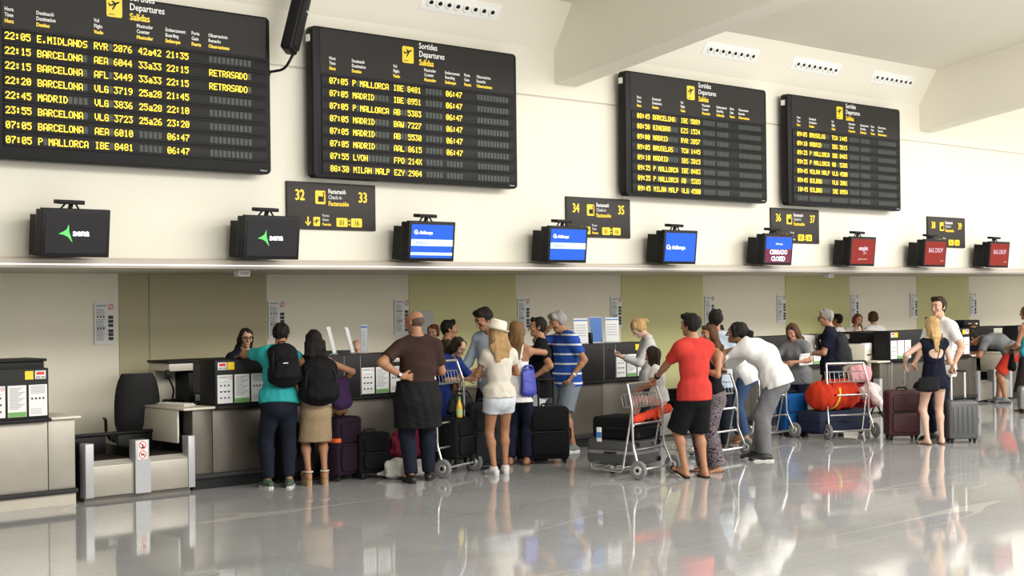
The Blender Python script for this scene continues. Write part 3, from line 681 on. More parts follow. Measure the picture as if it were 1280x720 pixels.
holder((13.32, 13.0, 1.287), R(-30), .19, .33, 6, M_paper, 'white card holder nearest the man in the striped polo')
holder((13.60, 13.0, 1.287), R(-30), .17, .34, 6, M_bro, 'blue brochure holder on the counter between two white ones', 0, False)
holder((13.90, 13.0, 1.287), R(-30), .19, .33, 6, M_paper, 'white card holder right of the blue brochure holder')
tb = MB().lathe([(.03, 0), (.035, .01), (.035, .13), (.03, .14), (.028, .10)], 14).build('pen_cup', M_blk); tb.location = (13.46, 12.98, 1.286); tag(tb, 'small black pen cup left of the blue brochure holder', 'cup')

# ------------------------------------------------------------ figures: bodies and clothes as smooth distance fields meshed with surface nets
def V3(*a): return np.array(a if len(a) == 3 else a[0], float)
def unit(v): v = np.asarray(v, float); return v/(np.linalg.norm(v)+1e-9)
class Field:
    """union of elliptical rounded cones with smooth joins"""
    def __init__(s): s.ops = []; s.cuts = []; s.amp = 0; s.strand = 0; s.fine = []
    def ec(s, a, b, w0, w1=None, d0=None, d1=None, e=None, ref=(1, 0, 0), k=.025, cuts=(), sub=False):
        a = V3(a); b = V3(b); w1 = w0 if w1 is None else w1; d0 = w0 if d0 is None else d0; d1 = w1 if d1 is None else d1
        s.ops.append((a, b, w0, w1, d0, d1, e, V3(ref), k, list(cuts), sub)); return s
    def ball(s, c, rx, ry=None, rz=None, k=.02, cuts=(), sub=False, ax=(0, 0, 1), ref=(1, 0, 0)):
        ry = rx if ry is None else ry; rz = rx if rz is None else rz
        c = V3(c); return s.ec(c - unit(ax)*1e-4, c + unit(ax)*1e-4, rx, rx, ry, ry, rz, ref, k, cuts, sub)
    def cut(s, q, n): s.cuts.append((V3(q), unit(n))); return s
    def axes(s, res, fres):
        lo = np.full(3, 9.); hi = -lo
        for a, b, w0, w1, d0, d1, e, ref, k, cu, sub in s.ops:
            if sub: continue
            r = max(w0, w1, d0, d1, e or 0)*1.02
            lo = np.minimum(lo, np.minimum(a, b)-r); hi = np.maximum(hi, np.maximum(a, b)+r)
        for q, n in s.cuts:
            for i in range(3):
                if n[i] > .95: hi[i] = min(hi[i], q[i]+.08)
                if n[i] < -.95: lo[i] = max(lo[i], q[i]-.08)
        lo -= 2*res+s.amp; hi += 2*res+s.amp
        out = []
        for i in range(3):
            x = lo[i]; xs = [x]
            while x < hi[i]:
                st = res
                for fl, fh in s.fine:
                    if fl[i]-.01 < x < fh[i]+.01: st = fres
                x += st; xs.append(x)
            out.append(np.array(xs))
        return out
    def mesh(s, res=.013, fres=.0065, seed=0):
        X, Y, Z = s.axes(res, fres)
        D = np.full((len(X), len(Y), len(Z)), .5, np.float32)
        for a, b, w0, w1, d0, d1, e, ref, k, cu, sub in s.ops:
            r = max(w0, w1, d0, d1, e or 0) + 2.2*k + 2*res
            lo = np.minimum(a, b)-r; hi = np.maximum(a, b)+r
            ix = [slice(max(0, np.searchsorted(A, lo[i])-1), np.searchsorted(A, hi[i])+1) for i, A in enumerate((X, Y, Z))]
            x, y, z = X[ix[0]][:, None, None], Y[ix[1]][None, :, None], Z[ix[2]][None, None, :]
            L = np.linalg.norm(b-a); ax = (b-a)/L
            u = ref - ax*ref.dot(ax)
            if np.linalg.norm(u) < .05: u = V3(0, 1, 0) - ax*ax[1]
            u = unit(u); v = np.cross(ax, u)
            px, py, pz = x-a[0], y-a[1], z-a[2]
            t = px*ax[0]+py*ax[1]+pz*ax[2]; lu = px*u[0]+py*u[1]+pz*u[2]; lv = px*v[0]+py*v[1]+pz*v[2]
            tc = np.clip(t, 0, L); h = tc/L; dz = t-tc
            w = w0+(w1-w0)*h; d = d0+(d1-d0)*h; mn = np.minimum(w, d); ee = mn if e is None else e
            q = np.sqrt((lu/w)**2+(lv/d)**2+(dz/ee)**2)
            dist = ((q-1)*np.minimum(mn, ee)).astype(np.float32)
            for cq, cn in cu: dist = np.maximum(dist, (x-cq[0])*cn[0]+(y-cq[1])*cn[1]+(z-cq[2])*cn[2])
            S = D[ix[0], ix[1], ix[2]]
            if sub:
                dist = -dist; hh = np.maximum(k-np.abs(S-dist), 0)/k
                D[ix[0], ix[1], ix[2]] = np.maximum(S, dist)+hh*hh*k*.25
            else:
                hh = np.maximum(k-np.abs(S-dist), 0)/k
                D[ix[0], ix[1], ix[2]] = np.minimum(S, dist)-hh*hh*k*.25
        x, y, z = X[:, None, None], Y[None, :, None], Z[None, None, :]
        if s.amp:
            rs = np.random.RandomState(seed); n = 0
            for f in ((14, 26, 44, 70) if not s.strand else (22, 45, 80, 130)):
                for _ in range(2):
                    kx, ky, kz = rs.normal(size=3)*f*(V3(1, 1, .55) if not s.strand else V3(1, 1, .13)); n = n + np.sin(kx*x+ky*y+kz*z+rs.rand()*6)*((14. if not s.strand else 30.)/f)**.7
            D = D + (s.amp*.45*n).astype(np.float32)
        for cq, cn in s.cuts: D = np.maximum(D, (x-cq[0])*cn[0]+(y-cq[1])*cn[1]+(z-cq[2])*cn[2])
        return nets(D, X, Y, Z)
def nets(D, X, Y, Z):
    ins = D < 0
    n = ins.astype(np.int8)
    c8 = sum(n[i:n.shape[0]-1+i, j:n.shape[1]-1+j, k:n.shape[2]-1+k] for i in (0, 1) for j in (0, 1) for k in (0, 1))
    act = (c8 > 0) & (c8 < 8)
    I = np.argwhere(act)
    idx = np.full(act.shape, -1, np.int64); idx[act] = np.arange(len(I))
    acc = np.zeros((len(I), 3)); cnt = np.zeros(len(I)); P = (X, Y, Z)
    for axis in range(3):
        o1, o2 = [q for q in range(3) if q != axis]
        for b1 in (0, 1):
            for b2 in (0, 1):
                A = I.copy(); A[:, o1] += b1; A[:, o2] += b2; B = A.copy(); B[:, axis] += 1
                da = D[A[:, 0], A[:, 1], A[:, 2]]; db = D[B[:, 0], B[:, 1], B[:, 2]]
                m = (da < 0) != (db < 0); t = np.where(m, da/(da-db+1e-12), 0)
                p = np.stack([P[0][A[:, 0]], P[1][A[:, 1]], P[2][A[:, 2]]], 1)
                p[:, axis] += t*(P[axis][B[:, axis]]-P[axis][A[:, axis]])
                acc[m] += p[m]; cnt[m] += 1
    verts = acc/cnt[:, None]; faces = []
    for axis in range(3):
        o1, o2 = (axis+1) % 3, (axis+2) % 3
        sl = [slice(None)]*3; sl2 = [slice(None)]*3; sl[axis] = slice(0, -1); sl2[axis] = slice(1, None)
        a = ins[tuple(sl)]; b = ins[tuple(sl2)]
        E = np.argwhere(a != b)
        E = E[(E[:, o1] > 0) & (E[:, o2] > 0) & (E[:, o1] < D.shape[o1]-1) & (E[:, o2] < D.shape[o2]-1)]
        q = []
        for s1, s2 in ((-1, -1), (0, -1), (0, 0), (-1, 0)):
            C = E.copy(); C[:, o1] += s1; C[:, o2] += s2; q.append(idx[C[:, 0], C[:, 1], C[:, 2]])
        q = np.stack(q, 1); fl = ~a[E[:, 0], E[:, 1], E[:, 2]]
        q[fl] = q[fl][:, ::-1]; faces.append(q)
    F = np.concatenate(faces); F = F[(F >= 0).all(1)]
    return verts, F
def npmesh(name, v, f):
    me = bpy.data.meshes.new(name)
    me.vertices.add(len(v)); me.vertices.foreach_set('co', v.astype(np.float32).ravel())
    k = f.shape[1]
    me.loops.add(f.size); me.loops.foreach_set('vertex_index', f.astype(np.int32).ravel())
    me.polygons.add(len(f)); me.polygons.foreach_set('loop_start', np.arange(0, f.size, k, dtype=np.int32))
    me.update(calc_edges=True); me.validate(); return me
def fobj(name, F, m, parent=None, res=.013, fres=.0065, seed=0):
    v, f = F.mesh(res, fres, seed)
    return link(name, npmesh(name, v, f), m, parent, True, 80)

def ik(a, c, l1, l2, pole):
    """middle joint of a two-bone limb"""
    a, c = V3(a), V3(c); d = c-a; L = np.linalg.norm(d); mx = (l1+l2)*.999
    if L > mx: c = a+d/L*mx; d = c-a; L = mx
    ax = d/L; x = (l1*l1-l2*l2+L*L)/(2*L); h = math.sqrt(max(l1*l1-x*x, 0))
    p = V3(pole); p = unit(p-ax*p.dot(ax)); return a+ax*x+p*h, c

def rotz(a): c_, s_ = math.cos(a), math.sin(a); return np.array([[c_, -s_, 0], [s_, c_, 0], [0, 0, 1]])
def rotx(a): c_, s_ = math.cos(a), math.sin(a); return np.array([[1, 0, 0], [0, c_, -s_], [0, s_, c_]])
def roty(a): c_, s_ = math.cos(a), math.sin(a); return np.array([[c_, 0, s_], [0, 1, 0], [-s_, 0, c_]])

def pose(h=1.75, sex='m', lean=0, twist=0, side=0, feet=((-.11, 0, 6), (.11, 0, 6)), hands=(None, None), elbow=((-.5, -1, -.25), (.5, -1, -.25)), hyaw=0, hpitch=0, htilt=0, drop=0, px=0, py=0, build=1.0, seat=None, handdir=(None, None), curl=(.35, .35), palm=(None, None), bend=.5):
    """joints of a figure that faces +Y; lengths in metres; hands: wrist targets (x, y, z)"""
    s = h/1.75; J = {'s': s, 'sex': sex, 'b': build, 'h': h}
    top = rotz(R(twist)) @ roty(R(side)) @ rotx(-R(lean)); low = rotx(-R(lean*bend)) @ roty(R(side*.4))
    pel = V3(px, py, (.918*s-drop) if seat is None else seat)
    J['pel'] = pel
    wst = pel+low @ V3(0, 0, .17*s); che = wst+(top*.5+low*.5) @ V3(0, 0, .14*s); nk = che+top @ V3(0, .0, .24*s)
    J['wst'], J['che'], J['nk'] = wst, che, nk
    J['top'], J['low'] = top, low
    sw = (.180 if sex == 'm' else .157)*s*(1 if build <= 1 else 1+.4*(build-1))
    J['sw'] = sw
    nd = top @ V3(0, .025*s, .08*s) if True else 0
    J['nk2'] = nk+top @ V3(0, .012*s, .075*s)
    HR = rotz(R(hyaw)) @ (top*.25+np.eye(3)*.75) @ roty(R(htilt)) @ rotx(-R(hpitch)); q, _ = np.linalg.qr(HR); q *= np.sign(np.diag(q.T @ HR)); J['HR'] = q
    J['hd'] = J['nk2']+q @ V3(0, .02*s, .105*s)
    for i, sg in enumerate((-1, 1)):
        sh = nk+top @ V3(sg*sw, -.005, -.065*s); J['sh%d' % i] = sh
        l1, l2 = .29*s, .255*s
        t = hands[i]
        if t is None: t = sh+V3(sg*.05, .06, -(l1+l2)*.985)
        J['el%d' % i], J['wr%d' % i] = ik(sh, t, l1, l2, elbow[i])
        fd = unit(J['wr%d' % i]-J['el%d' % i])
        J['hdir%d' % i] = unit(handdir[i]) if handdir[i] is not None else fd
        J['palm%d' % i] = V3(palm[i]) if palm[i] is not None else V3(-sg, 0, 0)
        hp = pel+low @ V3(sg*.081*s, 0, -.01); J['hip%d' % i] = hp
        fx, fy, fa = feet[i][:3]; fz = feet[i][3] if len(feet[i]) > 3 else 0
        J['fang%d' % i] = R(-sg*fa); J['fpitch%d' % i] = R(feet[i][4]) if len(feet[i]) > 4 else 0
        an = V3(fx, fy, .078*s+fz)
        pole = rotz(J['fang%d' % i]) @ V3(0, 1, 0)
        J['kn%d' % i], J['an%d' % i] = ik(hp, an, .435*s, .43*s, pole)
    J['curl'] = curl
    return J
def sideax(J): return J['top'] @ V3(1, 0, 0)
def limb_ref(a, b): return V3(1, 0, 0)

def torso(F, J, off=0.0, upto=True, k=.05):
    s, b, sx = J['s'], J['b'], J['sex']; X = J['top'] @ V3(1, 0, 0); XL_ = J['low'] @ V3(1, 0, 0)
    T, Lw = J['top'], J['low']
    if sx == 'm':
        F.ec(J['pel']+Lw @ V3(0, -.01, -.055)*s, J['pel']+Lw @ V3(0, 0, .06)*s, .150*s*b+off, .145*s*b+off, .115*s*b+off, .105*s*b+off, ref=XL_, k=k)
        F.ec(J['pel']+Lw @ V3(0, .005, .06)*s, J['che']+T @ V3(0, .0, -.03)*s, .140*s*b+off, .145*s*b+off, .108*s*b+off, .108*s*b+off, ref=X, k=k)
        F.ec(J['che']+T @ V3(0, 0, -.04)*s, J['che']+T @ V3(0, -.01, .10)*s, .148*s*b+off, .150*s*b+off, .108*s*b+off, .098*s*b+off, ref=X, k=k)
        F.ball(J['che']+T @ V3(0, .03, .09)*s, .13*s+off, .08*s+off, .075*s+off, k=k, ax=T @ V3(0, 0, 1), ref=X)
    else:
        F.ec(J['pel']+Lw @ V3(0, -.015, -.065)*s, J['pel']+Lw @ V3(0, 0, .05)*s, .158*s*b+off, .142*s*b+off, .118*s*b+off, .100*s*b+off, ref=XL_, k=k)
        F.ec(J['pel']+Lw @ V3(0, .005, .05)*s, J['che']+T @ V3(0, .0, -.03)*s, .125*s*b+off, .118*s*b+off, .095*s*b+off, .092*s*b+off, ref=X, k=k)
        F.ec(J['che']+T @ V3(0, 0, -.04)*s, J['che']+T @ V3(0, -.01, .10)*s, .122*s*b+off, .125*s*b+off, .092*s*b+off, .085*s*b+off, ref=X, k=k)
        for sg in (-1, 1): F.ball(J['che']+T @ V3(sg*.062, .075, .055)*s, .058*s*b+off, k=.04)
    # shoulder girdle
    for i, sg in enumerate((-1, 1)):
        F.ec(J['nk']+T @ V3(sg*.03, -.01, .02)*s, J['sh%d' % i]+T @ V3(-sg*.01, 0, .005)*s, .046*s+off, .052*s+off, k=k)
        F.ec(J['che']+T @ V3(sg*.06, -.01, .10)*s, J['sh%d' % i]+T @ V3(-sg*.02, 0, -.02)*s, .085*s+off, .056*s+off, ref=X, k=k)
def arm_r(J): m = J['sex'] == 'm'; s, b = J['s'], J['b']; return [q*s*(b*.6+.4) for q in ((.052, .042, .040, .027) if m else (.044, .036, .034, .023))]
def leg_r(J): m = J['sex'] == 'm'; s, b = J['s'], J['b']; return [q*s*(b*.6+.4) for q in ((.088, .058, .056, .040) if m else (.088, .054, .052, .036))]
def hand(F, J, i):
    s = J['s']*(.94 if J['sex'] == 'f' else 1.0); w = J['wr%d' % i]; f = J['hdir%d' % i]; sg = (-1, 1)[i]
    n = J['palm%d' % i]; n = unit(n-f*n.dot(f)); a = np.cross(f, n)      # across the palm
    cu = J['curl'][i]
    if sg > 0: a = -a
    # a points to the thumb side
    kn = w+f*.088*s
    F.ec(w-f*.01, w+f*.02*s, .024*s, .028*s, .019*s, .016*s, ref=a, k=.015)
    F.ec(w+f*.02*s, kn, .028*s, .036*s, .015*s, .012*s, ref=a, k=.012)
    for j, (o, ln) in enumerate(((.030, .070), (.010, .078), (-.010, .073), (-.029, .058))):
        p = kn+a*o*s*1.05-f*.004; d = unit(f+a*o*3.0*(1-cu))
        ang = 0
        for q, fr in enumerate((.45, .32, .23)):
            ang += cu*(1.0, 1.25, .8)[q]+.08
            dd = d*math.cos(ang)+n*math.sin(ang); e = p+dd*ln*fr*s
            F.ec(p, e, (.0092, .0085, .0078)[q]*s, (.0086, .0079, .0070)[q]*s, k=.004); p = e
    p = w+f*.025*s+a*.022*s; d = unit(f*.75+a*.75+n*.25)
    for q, ln in enumerate((.042, .032, .026)):
        e = p+d*ln*s; F.ec(p, e, (.014, .0105, .0092)[q]*s, (.0105, .0095, .0080)[q]*s, k=.008); p = e; d = unit(d+f*.25+n*cu*.5-a*.25*(.4+cu))
    c = w+f*.07*s
    if True: F.fine.append((c-.10*s, c+.10*s))
def head(F, J):
    s = J['s'] if J['h'] > 1.4 else J['s']*1.22
    s *= .97 if J['sex'] == 'f' else 1.0
    H = J['HR']; C = J['hd']; J['hs'] = s
    P = lambda x, y, z: C+H @ V3(x, y, z)*s
    X, Y, Z = H[:, 0], H[:, 1], H[:, 2]
    f = .92 if J['sex'] == 'f' else 1.0
    F.ec(J['nk']+J['top'] @ V3(0, -.012, -.03), P(0, -.012, -.055), (.060 if J['sex'] == 'm' else .050)*s, (.056 if J['sex'] == 'm' else .047)*s, k=.03)
    F.ball(P(0, -.012, .035), .075*s, .095*s, .083*s, k=.01, ax=Z, ref=X)
    F.ec(P(0, .030, .03), P(0, .040, -.070), .062*s, .043*s*f, .062*s, .044*s, ref=X, k=.03)
    F.ball(P(0, .074, -.098), .022*s*f, .016*s, .014*s, k=.02, ax=Z, ref=X)
    F.ec(P(-.034, .088, .034), P(.034, .088, .034), .011*s, .011*s, .009*s, ref=Y, k=.015)         # brow
    for sg in (-1, 1):
        F.ball(P(sg*.031, .103, .012), .017*s, .015*s, .012*s, k=.012, sub=True, ax=Z, ref=X)     # eye hollow
        F.ball(P(sg*.031, .086, .012), .0125*s, k=.004)
        F.ball(P(sg*.040, .070, -.022), .022*s, .022*s, .020*s, k=.02)                            # cheek
        F.ball(P(sg*.077, -.004, -.004), .009*s, .019*s, .031*s, k=.006, ax=H @ V3(sg*.2, -.25, 1), ref=X)   # ear
        F.ball(P(sg*.085, -.001, -.002), .006*s, .009*s, .017*s, k=.004, sub=True, ax=Z, ref=X)
    F.ec(P(0, .096, .014), P(0, .117, -.030), .008*s, .0125*s, k=.010)                            # nose
    for sg in (-1, 1): F.ball(P(sg*.011, .104, -.035), .0085*s, k=.008)
    F.ec(P(-.020, .086, -.062), P(.020, .086, -.062), .0085*s, .0085*s, .0055*s, ref=Y, k=.006)
    F.ec(P(-.017, .085, -.073), P(.017, .085, -.073), .0085*s, .0085*s, .0060*s, ref=Y, k=.006)
    F.ec(P(-.024, .101, -.0675), P(.024, .101, -.0675), .005*s, .005*s, .0022*s, ref=Y, k=.004, sub=True)
    F.fine.append((C-V3(.1, .125, .125)*s, C+V3(.1, .125, .125)*s))
def body(J, bare=False, feet=True, hands_=True):
    F = Field(); torso(F, J); s = J['s']; X = J['top'] @ V3(1, 0, 0)
    a = arm_r(J); l = leg_r(J)
    for i, sg in enumerate((-1, 1)):
        sh, el, wr = J['sh%d' % i], J['el%d' % i], J['wr%d' % i]
        F.ec(sh, el, a[0], a[1], k=.03)
        m_ = el+(wr-el)*.28
        F.ec(el, m_, a[1]*.96, a[2], k=.02); F.ec(m_, wr, a[2], a[3], a[2], a[3]*.82, k=.02)
        if hands_: hand(F, J, i)
        hp, kn, an = J['hip%d' % i], J['kn%d' % i], J['an%d' % i]
        F.ec(hp+V3(sg*.004, 0, -.03), kn, l[0], l[1], k=.04)
        fw = rotz(J['fang%d' % i]) @ V3(0, 1, 0)
        c = kn+(an-kn)*.30-fw*.014*s
        F.ec(kn, c, l[1]*.95, l[2], k=.03); F.ec(c, an+(kn-an)*.12, l[2], l[3]*.86, k=.03)
        F.ec(an+(kn-an)*.14, an, l[3]*.80, l[3]*.84, l[3]*.9, l[3], ref=(1, 0, 0), k=.02)
        if feet:
            RF = rotz(J['fang%d' % i]) @ rotx(-J['fpitch%d' % i])
            q = lambda x, y, z: an+RF @ V3(x, y, z)*s
            F.ec(q(0, -.045, -.048), q(0, .03, -.035), .030*s, .034*s, .030*s, .040*s, ref=RF[:, 0], k=.03)
            F.ec(q(0, .0, -.035), q(sg*.008, .125, -.060), .034*s, .042*s, .036*s, .017*s, ref=RF[:, 0], k=.03)
            F.ec(q(sg*.008, .12, -.062), q(sg*.004, .165, -.066), .042*s, .034*s, .016*s, .010*s, ref=RF[:, 0], k=.02)
    head(F, J)
    return F
def shirt(J, off=.014, hem=-.10, sleeve=.62, soff=.016, amp=.004, neck=.062, vneck=0.0, flare=0.0, sleeves=True, hemn=None):
    """hem: height of the hem along the low spine, relative to the pelvis joint (scaled)"""
    F = Field(); torso(F, J, off); s = J['s']; a = arm_r(J); T, Lw = J['top'], J['low']
    b = J['b']; w, d = [q*s*b+off+.016 for q in ((.158, .120) if J['sex'] == 'm' else (.162, .122))]
    F.ec(J['pel']+Lw @ V3(0, .002, .09)*s, J['pel']+Lw @ V3(0, -.006, hem-.03)*s, w*.95, w+flare, d*.93, d+flare, e=.04, ref=Lw[:, 0], k=.04)
    if sleeves:
        for i in (0, 1):
            sh, el, wr = J['sh%d' % i], J['el%d' % i], J['wr%d' % i]
            if sleeve <= 1:
                e = sh+(el-sh)*sleeve
                F.ec(sh, e+(el-sh)*.02, a[0]+soff, a[0]*(1-sleeve)+a[1]*sleeve+soff*1.25, k=.035, cuts=[(e, unit(el-sh))])
            else:
                F.ec(sh, el, a[0]+soff, a[1]+soff*1.05, k=.035); e = el+(wr-el)*(sleeve-1)
                F.ec(el, e, a[1]+soff, a[2]*(2-sleeve)+a[3]*(sleeve-1)+soff*.9, k=.025, cuts=[(e, unit(wr-el))])
    n0 = J['nk']+T @ V3(0, .005, .025)*s
    F.ec(n0, n0+T @ V3(0, .04, .2)*s, neck*s, neck*s*1.3, k=.006, sub=True)
    if vneck: F.ec(n0+T @ V3(0, .09, -.01)*s, n0+T @ V3(0, .11, -vneck)*s, .045*s, .012*s, k=.006, sub=True)
    q = J['pel']+Lw @ V3(0, 0, hem)*s
    F.cut(q, Lw @ V3(0, 0, -1) if hemn is None else hemn); F.cut(n0+T @ V3(0, 0, .035)*s, T @ V3(0, -.25, 1))
    F.amp = amp; return F
def tank(J, off=.010, hem=-.10, top=.13, amp=.003, strapm=True, flare=0.0):
    """sleeveless strap top"""
    F = Field(); s, b, T, Lw = J['s'], J['b'], J['top'], J['low']; X = T[:, 0]
    w, d = .162*s*b+off+.012, .122*s*b+off+.012
    F.ec(J['pel']+Lw @ V3(0, .002, .09)*s, J['pel']+Lw @ V3(0, -.006, hem-.03)*s, w*.95, w+flare, d*.93, d+flare, e=.04, ref=Lw[:, 0], k=.04)
    F.ec(J['pel']+Lw @ V3(0, .005, .05)*s, J['che']+T @ V3(0, .0, -.03)*s, .125*s*b+off, .120*s*b+off, .097*s*b+off, .094*s*b+off, ref=X, k=.04)
    F.ec(J['che']+T @ V3(0, 0, -.04)*s, J['che']+T @ V3(0, -.01, .10)*s, .124*s*b+off, .122*s*b+off, .094*s*b+off, .088*s*b+off, ref=X, k=.04, cuts=[(J['che']+T @ V3(0, 0, top)*s, T @ V3(0, -.1, 1))])
    for sg in (-1, 1): F.ball(J['che']+T @ V3(sg*.062, .075, .055)*s, .058*s*b+off, k=.03)
    for sg in (-1, 1):
        q = [J['che']+T @ V3(sg*.075, .09, .10)*s, J['nk']+T @ V3(sg*.085, .04, .015)*s, J['nk']+T @ V3(sg*.085, -.045, .012)*s, J['che']+T @ V3(sg*.07, -.10, .10)*s]
        for a_, c_ in zip(q, q[1:]): F.ec(a_, c_, .014*s, k=.006)
    F.cut(J['pel']+Lw @ V3(0, 0, hem)*s, Lw @ V3(0, 0, -1)); F.amp = amp; return F
def trousers(J, off=.016, end=1.0, amp=.004, waist=.06, flare=0.0, loff=None):
    F = Field(); s = J['s']; b = J['b']; l = leg_r(J); Lw = J['low']; loff = off if loff is None else loff
    w, d = ((.152, .117) if J['sex'] == 'm' else (.160, .120))
    F.ec(J['pel']+Lw @ V3(0, -.008, -.055)*s, J['pel']+Lw @ V3(0, 0, waist)*s, w*s*b+off, w*.94*s*b+off, d*s*b+off, d*.9*s*b+off, ref=Lw[:, 0], k=.04)
    for i, sg in enumerate((-1, 1)):
        hp, kn, an = J['hip%d' % i], J['kn%d' % i], J['an%d' % i]
        if end <= .5:
            e = hp+(kn-hp)*(end*2)
            F.ec(hp+V3(sg*.004, 0, -.03), e+(kn-hp)*.02, l[0]+loff, l[0]*(1-end*2)+l[1]*end*2+loff+flare, k=.035, cuts=[(e, unit(kn-hp))])
        else:
            F.ec(hp+V3(sg*.004, 0, -.03), kn, l[0]+loff, l[1]+loff+flare*.5, k=.035); e = kn+(an-kn)*((end-.5)*2)
            fw = rotz(J['fang%d' % i]) @ V3(0, 1, 0); c = kn+(an-kn)*.3-fw*.012*s
            cc = [(e, unit(an-kn))]
            if end < .65: F.ec(kn, e, l[1]+loff, l[2]+loff+flare, k=.03, cuts=cc)
            else: F.ec(kn, c, l[1]+loff, l[2]+loff+flare*.6, k=.03); F.ec(c, e, l[2]+loff+flare*.6, l[3]*.95+loff*1.15+flare, k=.03, cuts=cc)
    F.cut(J['pel']+Lw @ V3(0, 0, waist)*s, Lw @ V3(0, 0, 1)); F.amp = amp; return F
def skirt(J, hem, off=.018, flare=.03, waist=.12, amp=.003):
    """hem: world height of the lower edge"""
    F = Field(); s = J['s']; b = J['b']; Lw = J['low']
    F.ec(J['pel']+Lw @ V3(0, 0, waist)*s, J['pel']+V3(0, -.01, -.07*s), .128*s*b+off, .160*s*b+off, .098*s*b+off, .122*s*b+off, ref=Lw[:, 0], k=.03)
    cx = (J['kn0']+J['kn1'])/2
    F.ec(J['pel']+V3(0, -.01, -.07*s), V3(cx[0]*.8+J['pel'][0]*.2, cx[1]*.6+J['pel'][1]*.4, hem-.02), .162*s*b+off, .165*s*b+off+flare, .124*s*b+off, .125*s*b+off+flare, ref=(1, 0, 0), k=.03)
    F.cut((0, 0, hem), (0, 0, -1)); F.cut(J['pel']+Lw @ V3(0, 0, waist)*s, Lw @ V3(0, 0, 1)); F.amp = amp; return F
def shoe(J, i, kind='shoe', lift=0.0):
    F = Field(); s = J['s']; an = J['an%d' % i]; sg = (-1, 1)[i]
    RF = rotz(J['fang%d' % i]) @ rotx(-J['fpitch%d' % i]); q = lambda x, y, z: an+RF @ V3(x, y, z)*s; X = RF[:, 0]; U = RF[:, 2]
    if kind == 'shoe':
        F.ec(q(0, -.055, -.040), q(0, .03, -.030), .038*s, .042*s, .036*s, .042*s, ref=X, k=.03)
        F.ec(q(0, .0, -.020), q(0, .02, .02), .043*s, .041*s, .05*s, .046*s, ref=X, k=.02, cuts=[(q(0, 0, .018), U)])
        F.ec(q(0, .02, -.030), q(sg*.008, .15, -.055), .042*s, .046*s, .042*s, .024*s, ref=X, k=.03)
        F.ec(q(sg*.006, .14, -.058), q(sg*.004, .172, -.060), .046*s, .040*s, .024*s, .018*s, ref=X, k=.02)
    F.cut(q(0, 0, -.076), -U); return F
def sole(J, i, t=.018, w=1.0, heel=0.0, z=-.078):
    b = MB(); s = J['s']; an = J['an%d' % i]; sg = (-1, 1)[i]; RF = rotz(J['fang%d' % i]) @ rotx(-J['fpitch%d' % i])
    out = [(-.034, -.05), (-.026, -.085), (0, -.098), (.026, -.085), (.034, -.05), (.036, .03), (.050, .11), (.046, .165), (.028, .198), (0, .205), (-.024, .192), (-.040, .15), (-.044, .10), (-.034, .03)]
    top = []; bot = []
    for x, y in out:
        x = x*w+sg*.004
        top.append(an+RF @ V3(x, y, z+t)*s); bot.append(an+RF @ V3(x, y, z)*s)
    n = len(out); b.add([tuple(p) for p in top+bot], [tuple(range(n)), tuple(range(2*n-1, n-1, -1))]+[(k, k+n, (k+1) % n+n, (k+1) % n) for k in range(n)])
    b.f = [tuple(f[::-1]) for f in b.f]
    return b
